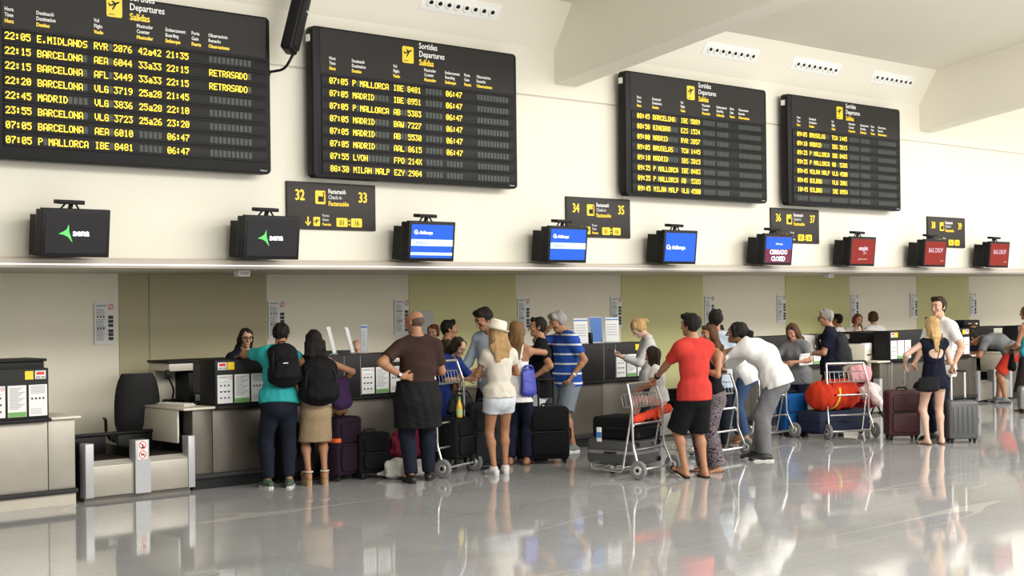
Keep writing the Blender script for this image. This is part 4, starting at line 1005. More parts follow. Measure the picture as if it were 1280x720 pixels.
def hair(J, style='short', length=.25, back=0.0, vol=1.0, spread=1.0):
    F = Field(); s = J['hs']; H = J['HR']; C = J['hd']; P = lambda x, y, z: C+H @ V3(x, y, z)*s
    X, Y, Z = H[:, 0], H[:, 1], H[:, 2]; g = .010*vol
    face = [(P(0, .062, .052), H @ V3(0, .80, -.60))]
    if style == 'bald':      # a low fringe round the sides and back
        F.ball(P(0, -.014, .026), (.0765)*s, (.0965)*s, .0845*s, k=.01, ax=Z, ref=X, cuts=[(P(0, .012, .0), H @ V3(0, .85, -.2)), (P(0, 0, .028), H @ V3(0, .30, 1)), (P(0, -.05, -.052), H @ V3(0, -.2, -1))])
        F.amp = .0006; return F
    F.ball(P(0, -.016, .036), (.076+g)*s, (.097+g)*s, (.085+g*1.3)*s, k=.01, ax=Z, ref=X, cuts=face+([(P(0, -.04, -.060), H @ V3(0, .15, -1))] if style in ('short', 'quiff') else []))
    if style in ('short', 'quiff'):
        for sg in (-1, 1): F.ec(P(sg*.070, .012, .03), P(sg*.070, .016, -.016), .012*s, .008*s, .02*s, .012*s, ref=X, k=.01)
        F.ec(P(-.04, .06, .105), P(.04, .06, .105), .022*s*vol, .022*s*vol, k=.02)
        F.ec(P(0, -.085, .0), P(0, -.062, -.055), .052*s, .046*s, .02*s, .02*s, ref=X, k=.02)
    else:
        for sg in (-1, 1):
            F.ec(P(sg*.060, .035, .075), P(sg*.078, .0, -.03), .022*s, .018*s, .030*s, .03*s, ref=X, k=.02)
    if style == 'bob':
        for sg in (-1, 1): F.ec(P(sg*.070, .0, .0), P(sg*.075, .0, -length+.02), .024*s, .026*s, .045*s, .04*s, ref=X, k=.03)
        F.ec(P(0, -.065, .0), P(0, -.06, -length+.02), .075*s, .080*s, .04*s, .04*s, ref=X, k=.03)
    if style == 'long':
        T = J['top']; b0 = P(0, -.06, -.02); nb = J['nk']+T @ V3(0, -.085-back, .03)*s
        F.ec(b0, nb, .078*s*spread, .085*s*spread, .045*s, .040*s, ref=X, k=.03)
        e = nb+T @ V3(0, -.025, -max(length, .02))*s
        F.ec(nb, e, .085*s*spread, .060*s*spread, .040*s, .026*s, ref=X, k=.03)
        for sg in (-1, 1): F.ec(P(sg*.070, -.01, .0), J['nk']+T @ V3(sg*.075*spread, -.03, .02)*s, .024*s, .03*s, .04*s, .035*s, ref=X, k=.03)
    if style in ('pony', 'bun'):
        if style == 'bun': F.ball(P(0, -.115, .07), .042*s*vol, k=.015)
        else:
            p0 = P(0, -.105, .035); F.ec(p0, p0+H @ V3(0, -.045, -.02)*s, .026*s, .026*s, k=.02)
            F.ec(p0+H @ V3(0, -.045, -.02)*s, p0+H @ V3(0, -.06, -length)*s, .030*s, .018*s, k=.02)
        F.ec(P(0, -.07, .0), P(0, -.055, -.05), .055*s, .045*s, .03*s, .03*s, ref=X, k=.02)
    F.amp = .0055; F.strand = 1; F.fine.append((C-V3(.11, .13, .13)*s, C+V3(.11, .13, .13)*s)); return F
SKIN = {}
def skin_mat(tone):
    if tone not in SKIN: SKIN[tone] = mat('skin_%s' % tone, {'fair': (.54, .32, .22), 'pale': (.62, .40, .30), 'tan': (.36, .175, .095), 'brown': (.25, .125, .07), 'ruddy': (.46, .23, .15)}[tone], .5, var=.08, vscale=14, spec=.35)
    return SKIN[tone]
M_eye = mat('eye_dark', (.03, .02, .018), .25); M_eyew = mat('eye_white', (.42, .37, .33), .35); M_lip = mat('lip_rose', (.42, .14, .11), .5)
def face_bits(J, root, hairmat, glasses=None, brow=True):
    s = J['hs']; H = J['HR']; C = J['hd']; P = lambda x, y, z: C+H @ V3(x, y, z)*s
    for sg in (-1, 1):
        F = Field(); F.ball(P(sg*.031, .0895, .012), .0135*s, .0105*s, .0085*s, ax=H[:, 2], ref=H[:, 0]); e = fobj('eye', F, M_eyew, root, .003, .003)
        F = Field(); F.ball(P(sg*.031, .0965, .012), .0065*s, .005*s, .0065*s, ax=H[:, 2], ref=H[:, 0]); fobj('iris', F, M_eye, e, .002, .002)
        if brow:
            F = Field(); F.ec(P(sg*.017, .101, .036), P(sg*.046, .088, .033), .0075*s, .006*s, .0045*s, .0035*s, ref=H[:, 1], k=.004); fobj('eyebrow', F, hairmat, root, .003, .003)
    F = Field(); F.ec(P(-.019, .0895, -.0665), P(.019, .0895, -.0665), .0075*s, .0075*s, .0075*s, ref=H[:, 1]); fobj('lips', F, M_lip, root, .003, .003)
    if glasses in ('worn', 'clear'): shades(J, root, P(0, .108, .012), H, glasses == 'clear')
    elif glasses == 'head':
        h2 = H @ rotx(R(55)); shades(J, root, C+H @ V3(0, .075, .105)*s, h2)
def shades(J, root, c0, H, clear=False):
    s = J['hs']; g = MB(); q = lambda x, y, z: tuple(c0+H @ V3(x, y, z)*s)
    g.tube([q(-.072, -.115, .004), q(-.074, -.01, .008), q(-.06, .003, .008), q(0, .006, .010), q(.06, .003, .008), q(.074, -.01, .008), q(.072, -.115, .004)], .0030)
    o = g.build('glasses' if clear else 'sunglasses', M_blk, root)
    for sg in (-1, 1):
        if clear:
            MB().tube([q(sg*.034+.026*math.cos(a*math.pi/6), .002, -.006+.019*math.sin(a*math.pi/6)) for a in range(12)], .0028, 6, 0, True).build('lens_rim', M_blk, o); continue
        F = Field(); F.ball(c0+H @ V3(sg*.034, 0, -.004)*s, .028*s, .006*s, .021*s, ax=H[:, 2], ref=H[:, 0]); fobj('lens', F, mat('dark_lens', (.02, .018, .02), .1), o, .004, .004)
def place(o, x, y, rz): o.location = (x, y, 0); o.rotation_euler = (0, 0, rz)
def heading(x, y): return math.atan2(y, x)
def person(label, x, y, face, J, tone='tan', group=None, res=.013, feet=True, hands_=True):
    """face: degrees the figure is turned to the left of looking straight away from the photographer"""
    o = fobj('person', body(J, feet=feet, hands_=hands_), skin_mat(tone), None, res)
    tag(o, label, 'person', group); place(o, x, y, heading(x, y)+R(face)-math.pi/2); return o
def wear(root, name, F, m, res=.012, seed=1, label=None):
    o = fobj(name, F, m, root, res, res, seed)
    if label: o['label'] = label
    return o
def cloth(name, col, var=.10, bump=.25, rough=.85): return mat(name, col, rough, var=var, vscale=18, bump=bump, bscale=420, spec=.08)
def hairm(name, col): 
    m = mat(name, col, .6, var=.35, vscale=40, bump=.6, bscale=140, spec=.15); return m
def shoes(J, root, m, sm=None, label=None):
    for i in (0, 1):
        o = wear(root, 'shoe', shoe(J, i), m, .008)
        sole(J, i, .022, 1.04).build('sole', sm or M_drub, o)
def flipflops(J, root, m, straps=True):
    for i in (0, 1):
        o = sole(J, i, .016, 1.08, z=-.078).build('sandal', m, root)
        an = J['an%d' % i]; s = J['s']; RF = rotz(J['fang%d' % i]) @ rotx(-J['fpitch%d' % i]); q = lambda x, y, z: tuple(an+RF @ V3(x, y, z)*s)
        for sg in (-1, 1): MB().tube([q(sg*.036, .06, -.07), q(sg*.026, .09, -.036), q(0, .14, -.045)], .006, 6).build('strap', m, o)

# ------------------------------------------------------------ luggage
def fabric(name, col, bump=.3): return mat(name, col, .75, var=.18, vscale=14, bump=bump, bscale=380, spec=.1)
M_lug_b = fabric('black_nylon', (.009, .009, .010)); M_lug_c = fabric('charcoal_nylon', (.026, .028, .033)); M_navy = fabric('navy_nylon', (.022, .028, .055))
M_maroon = mat('maroon_quilt', (.055, .010, .014), .5, var=.25, vscale=18, bump=.5, bscale=30); M_lug_blue = fabric('bright_blue_nylon', (.012, .10, .32))
M_graphite = mat('graphite_shell', (.075, .077, .078), .42, var=.1, vscale=8); M_silver = mat('silver_grey_shell', (.30, .30, .305), .38, metal=.3)
M_plum = fabric('dark_plum_nylon', (.022, .012, .022)); M_duff = fabric('red_duffel_canvas', (.56, .040, .016), .4); M_ystrap = mat('yellow_strap', (.80, .50, .03), .6)
M_rsofa = fabric('coral_red_cloth', (.62, .06, .03)); M_ostrap = mat('orange_red_strap', (.70, .10, .02), .6)
def suitcase(label, loc, rz, w, d, h, m, hard=False, handle=0.0, wheels=4, lay=None, pockets=2, strap=None, group='suitcases on the floor', hm=None, ribs=False, tagm=None, band=False):
    """upright case, w along X, d along Y, front towards -Y; lay tips it over"""
    t = thing('suitcase', label, 'suitcase', loc, rz, group)
    T = Matrix.Identity(4) if lay is None else lay
    r = min(w, h)*(.13 if hard else .10); z0 = .055 if lay is None else .03
    b = MB(); b.rprism(-w/2, w/2, z0, h, r, -d/2, d/2, min(.035, d*.22) if not hard else min(.05, d*.28), T, 6); b.build('shell', m, t)
    sp = MB(); sp.rprism(-w/2-.003, w/2+.003, z0-.003, h+.003, r, -.008, .008, .003, T, 6); sp.build('zip_seam', M_blk, t)
    f = -d/2
    if pockets and not hard:
        q = MB(); q.rprism(-w/2+.05, w/2-.05, z0+.05, h*.56, .04, f-.030, f+.02, .018, T); q.build('front_pocket', m, t)
        if pockets > 1:
            q = MB(); q.rprism(-w/2+.055, w/2-.055, h*.60, h-.06, .035, f-.022, f+.02, .012, T); q.build('front_pocket', m, t)
        q = MB(); q.tube([T @ Vector((-w/2+.07, f-.026, h*.57)), T @ Vector((w/2-.07, f-.026, h*.57))], .005); q.build('pocket_zip', M_drub, t)
    if hard or ribs:
        q = MB()
        for k in range(5):
            x = -w/2+w*(.18+.16*k); q.cbox(x-.018, x+.018, f-.006, f+.03, z0+.07, h-.07, .008, 2, T)
        q.build('shell_ribs', m, t)
    q = MB(); q.tube([T @ Vector(p) for p in ((-.07, 0, h-.01), (-.06, 0, h+.03), (.06, 0, h+.03), (.07, 0, h-.01))], .011, 8, .03); q.build('carry_handle', M_blk, t)
    q = MB(); q.tube([T @ Vector(p) for p in ((w/2-.005, 0, h*.40), (w/2+.028, 0, h*.43), (w/2+.028, 0, h*.60), (w/2-.005, 0, h*.63))], .010, 8, .03); q.build('side_handle', M_blk, t)
    for sx in (-1, 1):
        for sy in ((-1, 1) if wheels == 4 else (1,)):
            x, y = sx*(w/2-.05), sy*(d/2-.045)
            wq = MB(); wq.wheel((x, y, .028), (1, .2, 0), .028, .022, T, 14); o = wq.build('wheel', M_drub, t)
            wq = MB(); wq.cbox(x-.024, x+.024, y-.026, y+.026, .04, .085, .008, 2, T); wq.build('wheel_housing', M_blk, o)
        if wheels == 2:
            wq = MB(); wq.cbox(sx*(w/2-.06)-.03, sx*(w/2-.06)+.03, -d/2+.01, -d/2+.05, 0, .065, .01, 2, T); wq.build('foot', M_blk, t)
    if handle:
        hy = d/2-.035
        q = MB()
        for sx in (-1, 1): q.tube([T @ Vector((sx*.085, hy, h-.03)), T @ Vector((sx*.085, hy, h+handle))], .012, 8)
        o = q.build('pull_rods', hm or M_chrome, t)
        q = MB(); q.cbox(-.105, .105, hy-.018, hy+.018, h+handle-.012, h+handle+.02, .01, 2, T); q.build('pull_grip', M_blk, o)
    if strap:
        q = MB(); z = z0+(h-z0)*.62; q.rprism(-w/2-.006, w/2+.006, -d/2-.006, d/2+.006, .05, -.022, .022, .002, T @ Matrix.Translation((0, 0, z)) @ Matrix.Rotation(math.pi/2, 4, 'X')); q.build('luggage_strap', strap, t)
    if band:
        q = MB(); q.rprism(-w/2-.004, w/2+.004, z0-.004, h+.004, r, -.016, .016, .004, T, 6); q.build('silver_band', M_silver, t)
    if tagm:
        q = MB(); q.box(-.03, .03, f-.040, f-.035, h*.55, h*.8, T); q.build('luggage_label', tagm, t)
    return t

# ------------------------------------------------------------ luggage trolleys
M_basket = mat('thin_chromed_wire', (.38, .38, .375), .35, metal=.85)
def cart_proto(label, loc, rz, hx=0.0, pl=.74):
    """faces +Y, big wheels under the push bar at y=0"""
    t = thing('luggage_trolley', label, 'luggage trolley', loc, rz, 'luggage trolleys')
    W = .30
    for sx in (-1, 1):
        MB().tube([(sx*.33, 0, .10), (sx*W, .09, .33), (sx*W, .10, .74+hx), (sx*(W-.03), .17, .97+hx)], .013, 10, .05).build('upright', M_chrome, t)
        MB().tube([(sx*(W-.005), .10, .72), (sx*(W-.02), .24, .06), (sx*(W-.03), pl, .085)], .011, 8, .05).build('base_side', M_chrome, t)
        w_ = MB().wheel((sx*.345, 0, .10), (1, 0, 0), .10, .045, None, 24, .05).build('wheel', M_rub, t)
        MB().wheel((sx*.345, 0, .10), (1, 0, 0), .058, .05, None, 18).build('wheel_hub', M_alu, w_)
        MB().wheel((sx*.345, 0, .10), (1, 0, 0), .022, .06, None, 12).build('axle_cap', M_blk, w_)
    MB().tube([(-.27, .17, .97+hx), (.27, .17, .97+hx)], .019, 10).build('push_bar', M_chrome, t)
    MB().tube([(-W, .095, .28), (-W+.02, .095, .30), (W-.02, .095, .30), (W, .095, .28)], .012, 8, .02).build('cross_bar', M_chrome, t)
    MB().tube([(-W, .10, .52), (-W+.03, .10, .56), (W-.03, .10, .56), (W, .10, .52)], .012, 8, .03).build('cross_bar', M_chrome, t)
    MB().tube([(-.33, 0, .10), (.33, 0, .10)], .014, 8).build('axle', M_chrome, t)
    q = MB()
    q.tube([(-.27, .15, .86), (.27, .15, .86), (.25, .27, .86), (-.25, .27, .86)], .006, 6, .03, True)
    q.tube([(-.28, .12, .73), (.28, .12, .73), (.25, .24, .73), (-.25, .24, .73)], .006, 6, .03, True)
    for k in range(8):
        x = -.24+k*.0686; q.tube([(x, .15, .86), (x, .12, .73), (x, .24, .73), (x, .27, .86)], .0025, 5)
    q.v = [(x, y, z+hx) for x, y, z in q.v]; q.build('basket', M_basket, t)
    q = MB()
    for k in range(4): y = .30+k*.13; q.tube([(-W+.03, y, .07), (W-.03, y, .07)], .009, 6)
    q.tube([(-W+.03, pl, .085), (-W+.05, pl+.03, .13), (W-.05, pl+.03, .13), (W-.03, pl, .085)], .012, 8, .03)
    q.build('platform', M_chrome, t)
    c = MB().wheel((0, pl-.08, .042), (1, .3, 0), .042, .03, None, 16).build('front_castor', M_drub, t)
    MB().cbox(-.028, .028, pl-.11, pl-.05, .05, .09, .008).build('castor_fork', M_alu, c)
    return t
cart2 = cart_proto('luggage trolley with a child sitting above two stacked suitcases', (11.46, 10.12, 0), R(10), 0.0, .62)
MB().box(.20, .25, .085, .10, .60, .68).build('orange_label', M_ostrap, cart2)
def cart(label, loc, rz):
    c = copy_tree(cart2)
    for ch in list(c.children):
        if ch.name.startswith('orange_label'): bpy.data.objects.remove(ch)
    c.location = loc; c.rotation_euler = (0, 0, rz); c['label'] = label; return c
cart('luggage trolley carrying a big red duffel bag with a yellow strap', (16.18, 10.90, 0), R(-26))
cart('luggage trolley the white-shirted ponytailed man leans on', (13.37, 10.66, 0), R(6))
cart('luggage trolley half hidden behind the legs of the leaning man in grey trousers', (15.50, 11.55, 0), R(2))
cart_proto('luggage trolley seen edge-on right of the bald man in brown', (10.22, 11.82, 0), R(20), .24)

# by the couple with backpacks
suitcase('plum suitcase with an orange-red strap right of the woman in the crochet skirt', (9.10, 12.42, 0), R(15), .42, .27, .66, M_plum, strap=M_ostrap, handle=.06, hm=M_chrome)
suitcase('dark suitcase hidden between the legs of the bag-laden couple', (8.66, 12.62, 0), R(10), .40, .24, .58, M_lug_b)
# by the bald man
suitcase('plain black soft suitcase tilted beside the bald man', (9.42, 12.34, 0), R(-10), .38, .27, .48, M_lug_b, wheels=2)
# trolley seen edge-on: case and bag in front of it
suitcase('upright black suitcase standing on the edge-on trolley', (10.36, 12.02, .10), R(18), .46, .27, .50, M_lug_b, wheels=2, group='suitcases on trolleys')
suitcase('dark grey suitcase behind the bare legs of the white-hatted woman', (10.72, 11.98, 0), R(-20), .40, .26, .74, M_lug_c)
suitcase('slate-grey suitcase with two pale rods behind the white-hatted woman', (11.50, 12.38, 0), R(20), .30, .20, .62, M_lug_c, handle=.08)
suitcase('large black suitcase pulled by the man in the black polo', (11.62, 11.90, 0), R(-38), .48, .28, .64, M_lug_b, handle=.30, hm=M_blk)
# trolley of the man in red
LAY = Matrix.Rotation(-math.pi/2, 4, 'X') @ Matrix.Translation((0, 0, -.36))
suitcase('graphite hard suitcase lying lowest on the trolley under the child', (11.54, 10.64, .235), R(10+90), .52, .27, .66, M_graphite, hard=True, lay=Matrix.Rotation(math.pi/2, 4, 'Z') @ Matrix.Translation((0, .33, 0)) @ Matrix.Rotation(math.pi/2, 4, 'X'), group='suitcases on trolleys', band=True)
suitcase('black soft suitcase with a white-blue label lying between the child and the graphite case', (11.54, 10.60, .492), R(10+90), .50, .23, .58, M_lug_b, lay=Matrix.Rotation(math.pi/2, 4, 'Z') @ Matrix.Translation((0, .29, 0)) @ Matrix.Rotation(math.pi/2, 4, 'X'), pockets=1, group='suitcases on trolleys')
# far group
suitcase('bright blue suitcase behind the grey-trousered leaning man', (16.03, 11.74, 0), R(-25), .36, .26, .56, M_lug_blue)
suitcase('navy suitcase lying under the red duffel on its trolley', (16.30, 11.28, .22), R(-8), .94, .27, .46, M_navy, lay=Matrix.Translation((0, .0, 0)) @ Matrix.Translation((0, .23, 0)) @ Matrix.Rotation(math.pi/2, 4, 'X'), group='suitcases on trolleys')
suitcase('maroon quilted suitcase with raised handle left of the girl in the dark dress', (16.46, 10.34, 0), R(-40), .42, .26, .64, M_maroon, handle=.36)
suitcase('graphite shell suitcase with a tall pull handle held by the man in the white polo', (16.60, 9.58, 0), R(-42), .38, .26, .53, M_graphite, hard=False, handle=.36, hm=mat('white_rod', (.75, .75, .74), .35), ribs=True, pockets=0)
suitcase('silver-grey suitcase cut by the right edge of the photo', (21.36, 11.10, 0), R(-50), .42, .26, .42, M_silver, hard=True)
lb = MB(); lb.cbox(-.03, .03, -.004, .004, 0, .15, .003); o = lb.build('luggage_tag', M_wht); o.location = (11.13, 10.62, .36); o.rotation_euler = (0, 0, R(-80)); tag(o, 'white and blue airline tag hanging on the black soft suitcase', 'luggage tag')
MB().box(-.032, .032, -.006, -.004, .04, .10).build('blue_band', mat('tag_blue', (.05, .18, .5), .5), o)

def sdfthing(name, F, m, label, cat, loc, rz, group=None, res=.012, seed=3):
    o = fobj(name, F, m, None, res, res, seed); tag(o, label, cat, group); o.location = loc; o.rotation_euler = (0, 0, rz); return o
def duffel():
    F = Field(); F.ec((-.33, 0, .19), (.33, 0, .19), .170, .170, .165, .165, .08, k=.02); F.ec((-.25, 0, .19), (.25, 0, .19), .178, .178, .175, .175, .06, k=.04); F.cut((0, 0, .0), (0, 0, -1)); F.amp = .007
    o = sdfthing('duffel_bag', F, M_duff, 'big red duffel bag with a yellow strap on the farthest trolley', 'duffel bag', (16.24, 11.22, .36), R(-6), None, .014)
    st = MB()
    for x in (-.09,):
        v = []
        for k in range(25):
            a = 2*math.pi*k/24; v.append((x+.05*math.sin(a), .188*math.cos(a), .188+.188*math.sin(a)))
        n = 25; P = []; f = []
        for (a, b, c) in v: P += [(a-.022, b, c), (a+.022, b, c)]
        for k in range(24): f.append((2*k, 2*k+1, 2*k+3, 2*k+2))
        st.add(P, f)
    so = st.build('yellow_strap', M_ystrap, o); md = so.modifiers.new('thickness', 'SOLIDIFY'); md.thickness = .006
    MB().tube([(-.22, -.02, .366), (.22, -.02, .366)], .006).build('zip', M_drub, o)
    for s_ in (-1, 1):
        MB().tube([(-.16, s_*.13, .30), (-.10, s_*.09, .385), (.10, s_*.09, .385), (.16, s_*.13, .30)], .012, 8, .06).build('carry_handle', M_duff, o)
duffel()
def backpack_field(w, d, h):
    F = Field(); F.ec((0, 0, h*.20), (0, 0, h*.72), w*.50, w*.46, d*.50, d*.42, h*.24, k=.03); F.ec((0, -d*.40, h*.18), (0, -d*.38, h*.42), w*.40, w*.36, d*.26, d*.22, h*.12, k=.015)
    F.ec((-w*.4, -.0, h*.15), (-w*.4, 0, h*.35), w*.10, w*.10, d*.3, d*.3, k=.02); F.ec((w*.4, -.0, h*.15), (w*.4, 0, h*.35), w*.10, w*.10, d*.3, d*.3, k=.02)
    F.amp = .006; return F
def backpack(label, loc, rz, w, d, h, m, tilt=0, straps=True, group=None, mark=False, lean=0, seed=5):
    """worn with its back panel towards +Y; origin at its base"""
    o = sdfthing('backpack', backpack_field(w, d, h), m, label, 'backpack', loc, rz, group, .011, seed); o.rotation_euler = (R(lean), R(tilt), rz)
    q = MB()
    for sx in ((-1, 1) if straps else ()):
        q2 = MB().tube([(sx*w*.22, d*.30, h*.86), (sx*w*.30, d*.55+.10, h*.98), (sx*w*.36, d*.55+.20, h*.75), (sx*w*.40, d*.6+.12, h*.40), (sx*w*.36, d*.35, h*.14)], .020, 8, .08); q2.build('shoulder_strap', m, o)
    MB().tube([(-.03, 0, h*.93), (-.03, 0, h*1.0), (.03, 0, h*1.0), (.03, 0, h*.93)], .008, 6, .02).build('grab_loop', m, o)
    z = MB(); z.tube([(-w*.40, -d*.36, h*.30), (-w*.36, -d*.33, h*.72), (0, -d*.22, h*.93), (w*.36, -d*.33, h*.72), (w*.40, -d*.36, h*.30)], .004, 6, .10); z.build('zip', M_drub, o)
    if mark: MB().box(-.05, .0, -d*.66-.002, -d*.66+.01, h*.40, h*.415).build('small_white_mark', M_wht, o)
    return o
def bag(label, loc, rz, w, d, h, m, strap=.0, name='shoulder_bag', cat='bag', tilt=0, group=None, seed=2, strapm=None, amp=.012):
    F = Field(); F.ec((0, 0, h*.22), (0, 0, h*.75), w*.5, w*.40, d*.5, d*.30, h*.22, k=.03); F.cut((0, 0, 0), (0, 0, -1)); F.amp = amp
    o = sdfthing(name, F, m, label, cat, loc, rz, group, .011, seed); o.rotation_euler = (0, R(tilt), rz)
    if strap:
        for sy in (-1, 1): MB().tube([(-w*.30, sy*d*.15, h*.85), (-w*.2, sy*d*.1, h+strap), (w*.2, sy*d*.1, h+strap), (w*.30, sy*d*.15, h*.85)], .010, 6, .12).build('bag_handle', strapm or m, o)
    return o
M_tanl = fabric('tan_leather', (.18, .09, .045)); M_purple = fabric('purple_fleece', (.035, .016, .055)); M_bluebag = mat('cobalt_leather', (.04, .05, .36), .5, bump=.15, bscale=100)
bag('tan brown handbag resting on the plum suitcase', (9.06, 12.42, .67), R(10), .30, .17, .21, M_tanl, .05, 'handbag', 'handbag')
bag('maroon bag behind the legs of the bald man', (9.94, 12.36, .16), R(-10), .46, .22, .34, fabric('burgundy_cloth', (.16, .015, .03)), 0, 'travel_bag', 'bag', seed=7)
bag('white and grey patterned bag with an orange-red tag lying by the bald man', (9.62, 12.02, 0), R(-25), .50, .26, .22, mat('white_grey_print_cloth', (.50, .49, .46), .8, var=.45, vscale=9, bump=.3, bscale=60), 0, 'travel_bag', 'bag', seed=8)
q = MB(); q.cbox(-.055, .055, -.012, .012, 0, .20, .008); o = q.build('luggage_tag', M_red); o.location = (9.56, 11.86, .01); o.rotation_euler = (R(-8), R(12), R(-20)); tag(o, 'orange-red tag on the white and grey patterned bag', 'luggage tag')
MB().cbox(-.045, .03, -.014, .014, .185, .225, .006).build('orange_tab', mat('orange_tab', (.85, .22, .02), .5), o)
bag('black soft bag on the edge-on trolley under the juice bottle', (10.48, 12.08, .60), R(15), .50, .20, .22, M_lug_c, .05, 'travel_bag', 'bag', seed=9)
def bottle(label, loc):
    t = thing('juice_bottle', label, 'bottle', loc)
    MB().lathe([(.030, 0), (.034, .01), (.035, .10), (.030, .13), (.016, .17), (.014, .20)], 16).build('bottle', mat('orange_juice', (.85, .50, .03), .2), t)
    MB().lathe([(.0352, .02), (.0358, .03), (.0358, .085), (.0352, .09)], 16).build('bottle_label', mat('pale_green_label', (.55, .62, .25), .5), t)
    MB().lathe([(.016, .195), (.017, .20), (.017, .222), (.014, .225)], 12).build('cap', mat('green_cap', (.12, .35, .10), .4), t)
bottle('orange juice bottle on the black bag of the edge-on trolley', (10.32, 11.92, .60))
# rolled coral jacket on the trolley, pink and red things on the far trolley
F = Field(); F.ec((-.42, 0, .045), (.42, .02, .10), .042, .050, .045, .05, k=.03); F.ec((-.02, -.01, .05), (.16, -.03, -.05), .02, .015, k=.02); F.amp = .005
sdfthing('rolled_jacket', F, M_rsofa, 'coral-red rolled jacket lying across the black soft suitcase under the child', 'jacket', (11.60, 10.29, .565), R(16))
pc = thing('pushchair', 'crimson pushchair with pink printed hood and pale blanket beside the farthest trolley', 'pushchair', (17.12, 11.34, 0), R(-30))
MB().tube([(-.20, -.30, .08), (-.20, .05, .40), (-.20, .32, .95), (.20, .32, .95), (.20, .05, .40), (.20, -.30, .08)], .012, 8, .05).build('push_frame', M_blk, pc)
MB().tube([(-.20, .30, .08), (-.20, .02, .42), (-.20, -.28, .45)], .012, 8, .05).build('side_frame', M_blk, pc); MB().tube([(.20, .30, .08), (.20, .02, .42), (.20, -.28, .45)], .012, 8, .05).build('side_frame', M_blk, pc)
for x in (-.20, .20):
    for y in (-.30, .30): MB().wheel((x, y, .075), (1, 0, 0), .075, .03, None, 18, .03).build('wheel', M_drub, pc)
F = Field(); F.ec((0, -.26, .42), (0, .08, .36), .17, .17, .06, .08, ref=(1, 0, 0), k=.04); F.ec((0, .08, .36), (0, .26, .78), .17, .16, .07, .06, ref=(1, 0, 0), k=.05); F.amp = .010; fobj('seat_fabric', F, fabric('crimson_cloth', (.30, .02, .04)), pc, .012, .012)
F = Field(); F.ec((-.08, .14, .78), (.10, .14, .78), .09, .09, .13, .13, k=.03); F.cut((0, 0, .68), (0, -.3, -1)); F.amp = .010; fobj('hood', F, mat('pink_white_print', (.62, .30, .32), .8, var=.4, vscale=22, bump=.2, bscale=80), pc, .012, .012)
F = Field(); F.ec((-.04, -.20, .52), (.10, -.02, .58), .13, .12, .10, .09, k=.04); F.ec((.05, -.32, .42), (.05, -.2, .5), .10, .10, .05, .06, k=.04); F.amp = .014; fobj('blanket', F, mat('white_pink_print', (.70, .56, .55), .85, var=.3, vscale=18, bump=.3, bscale=60), pc, .012, .012)

# ------------------------------------------------------------ people
H_black = hairm('black_hair', (.012, .010, .009)); H_dark = hairm('dark_brown_hair', (.026, .016, .011)); H_brown = hairm('brown_hair', (.085, .042, .020)); H_lbrown = hairm('light_brown_hair', (.17, .095, .04))
H_blond = hairm('golden_blond_hair', (.46, .30, .13)); H_gold = hairm('honey_blond_hair', (.36, .225, .10)); H_grey = hairm('grey_hair', (.30, .28, .26)); H_dgrey = hairm('dark_grey_hair', (.13, .125, .12)); H_red = hairm('auburn_hair', (.16, .045, .022))
C_teal = cloth('teal_cotton', (.035, .36, .36)); C_white = cloth('white_cotton', (.76, .75, .73)); C_jean = cloth('dark_denim', (.014, .017, .027)); C_bjean = cloth('blue_denim', (.045, .075, .15)); C_ljean = cloth('bleached_denim', (.60, .64, .68), .2)
C_brown = cloth('dark_brown_cotton', (.045, .026, .022)); C_charc = cloth('charcoal_cotton', (.016, .016, .017), .25); C_navy = cloth('navy_cotton', (.012, .014, .028)); C_black = cloth('black_cotton', (.010, .010, .012)); C_royal = cloth('royal_blue_cotton', (.020, .040, .20))
C_lblue = cloth('pale_blue_cotton', (.46, .54, .64)); C_red = cloth('bright_red_cotton', (.50, .045, .036)); C_grey = cloth('grey_cotton', (.17, .175, .18)); C_mgrey = cloth('mid_grey_denim', (.155, .158, .165), .2); C_gshort = cloth('grey_blue_shorts', (.17, .20, .235)); C_rshort = cloth('red_shorts_cloth', (.55, .05, .03))
C_turq = cloth('turquoise_cotton', (.05, .38, .46)); C_olive = cloth('olive_brown_cotton', (.075, .055, .030)); C_pink = cloth('pink_print_cotton', (.70, .40, .34), .25); C_cream = cloth('cream_knit', (.70, .65, .56), .08, .6); C_uni = cloth('dark_uniform', (.012, .014, .030))
C_croch = mat('beige_crochet', (.34, .25, .145), .9, var=.25, vscale=60, bump=.9, bscale=70); C_dnavy = cloth('midnight_dress_cloth', (.010, .011, .022), .15)
def pattern_mat(name, fn, rough=.85):
    m = bpy.data.materials.new(name); m.use_nodes = True; n, l, p = nodes_of(m); p.inputs['Roughness'].default_value = rough; p.inputs['Specular IOR Level'].default_value = .2
    t = n.new('ShaderNodeTexCoord'); fn(n, l, p, t.outputs['Object']); return m
def _stripes(n, l, p, v):
    s_ = n.new('ShaderNodeSeparateXYZ'); l.new(v, s_.inputs[0])
    a = n.new('ShaderNodeMath'); a.operation = 'MODULO'; a.inputs[1].default_value = .118; l.new(s_.outputs['Z'], a.inputs[0])
    b = n.new('ShaderNodeMath'); b.operation = 'LESS_THAN'; b.inputs[1].default_value = .022; l.new(a.outputs[0], b.inputs[0])
    x = n.new('ShaderNodeMix'); x.data_type = 'RGBA'; x.inputs['A'].default_value = (.022, .075, .36, 1); x.inputs['B'].default_value = (.72, .74, .78, 1)
    l.new(b.outputs[0], x.inputs['Factor']); l.new(x.outputs['Result'], p.inputs['Base Color'])
C_stripe = pattern_mat('blue_white_striped_jersey', _stripes)
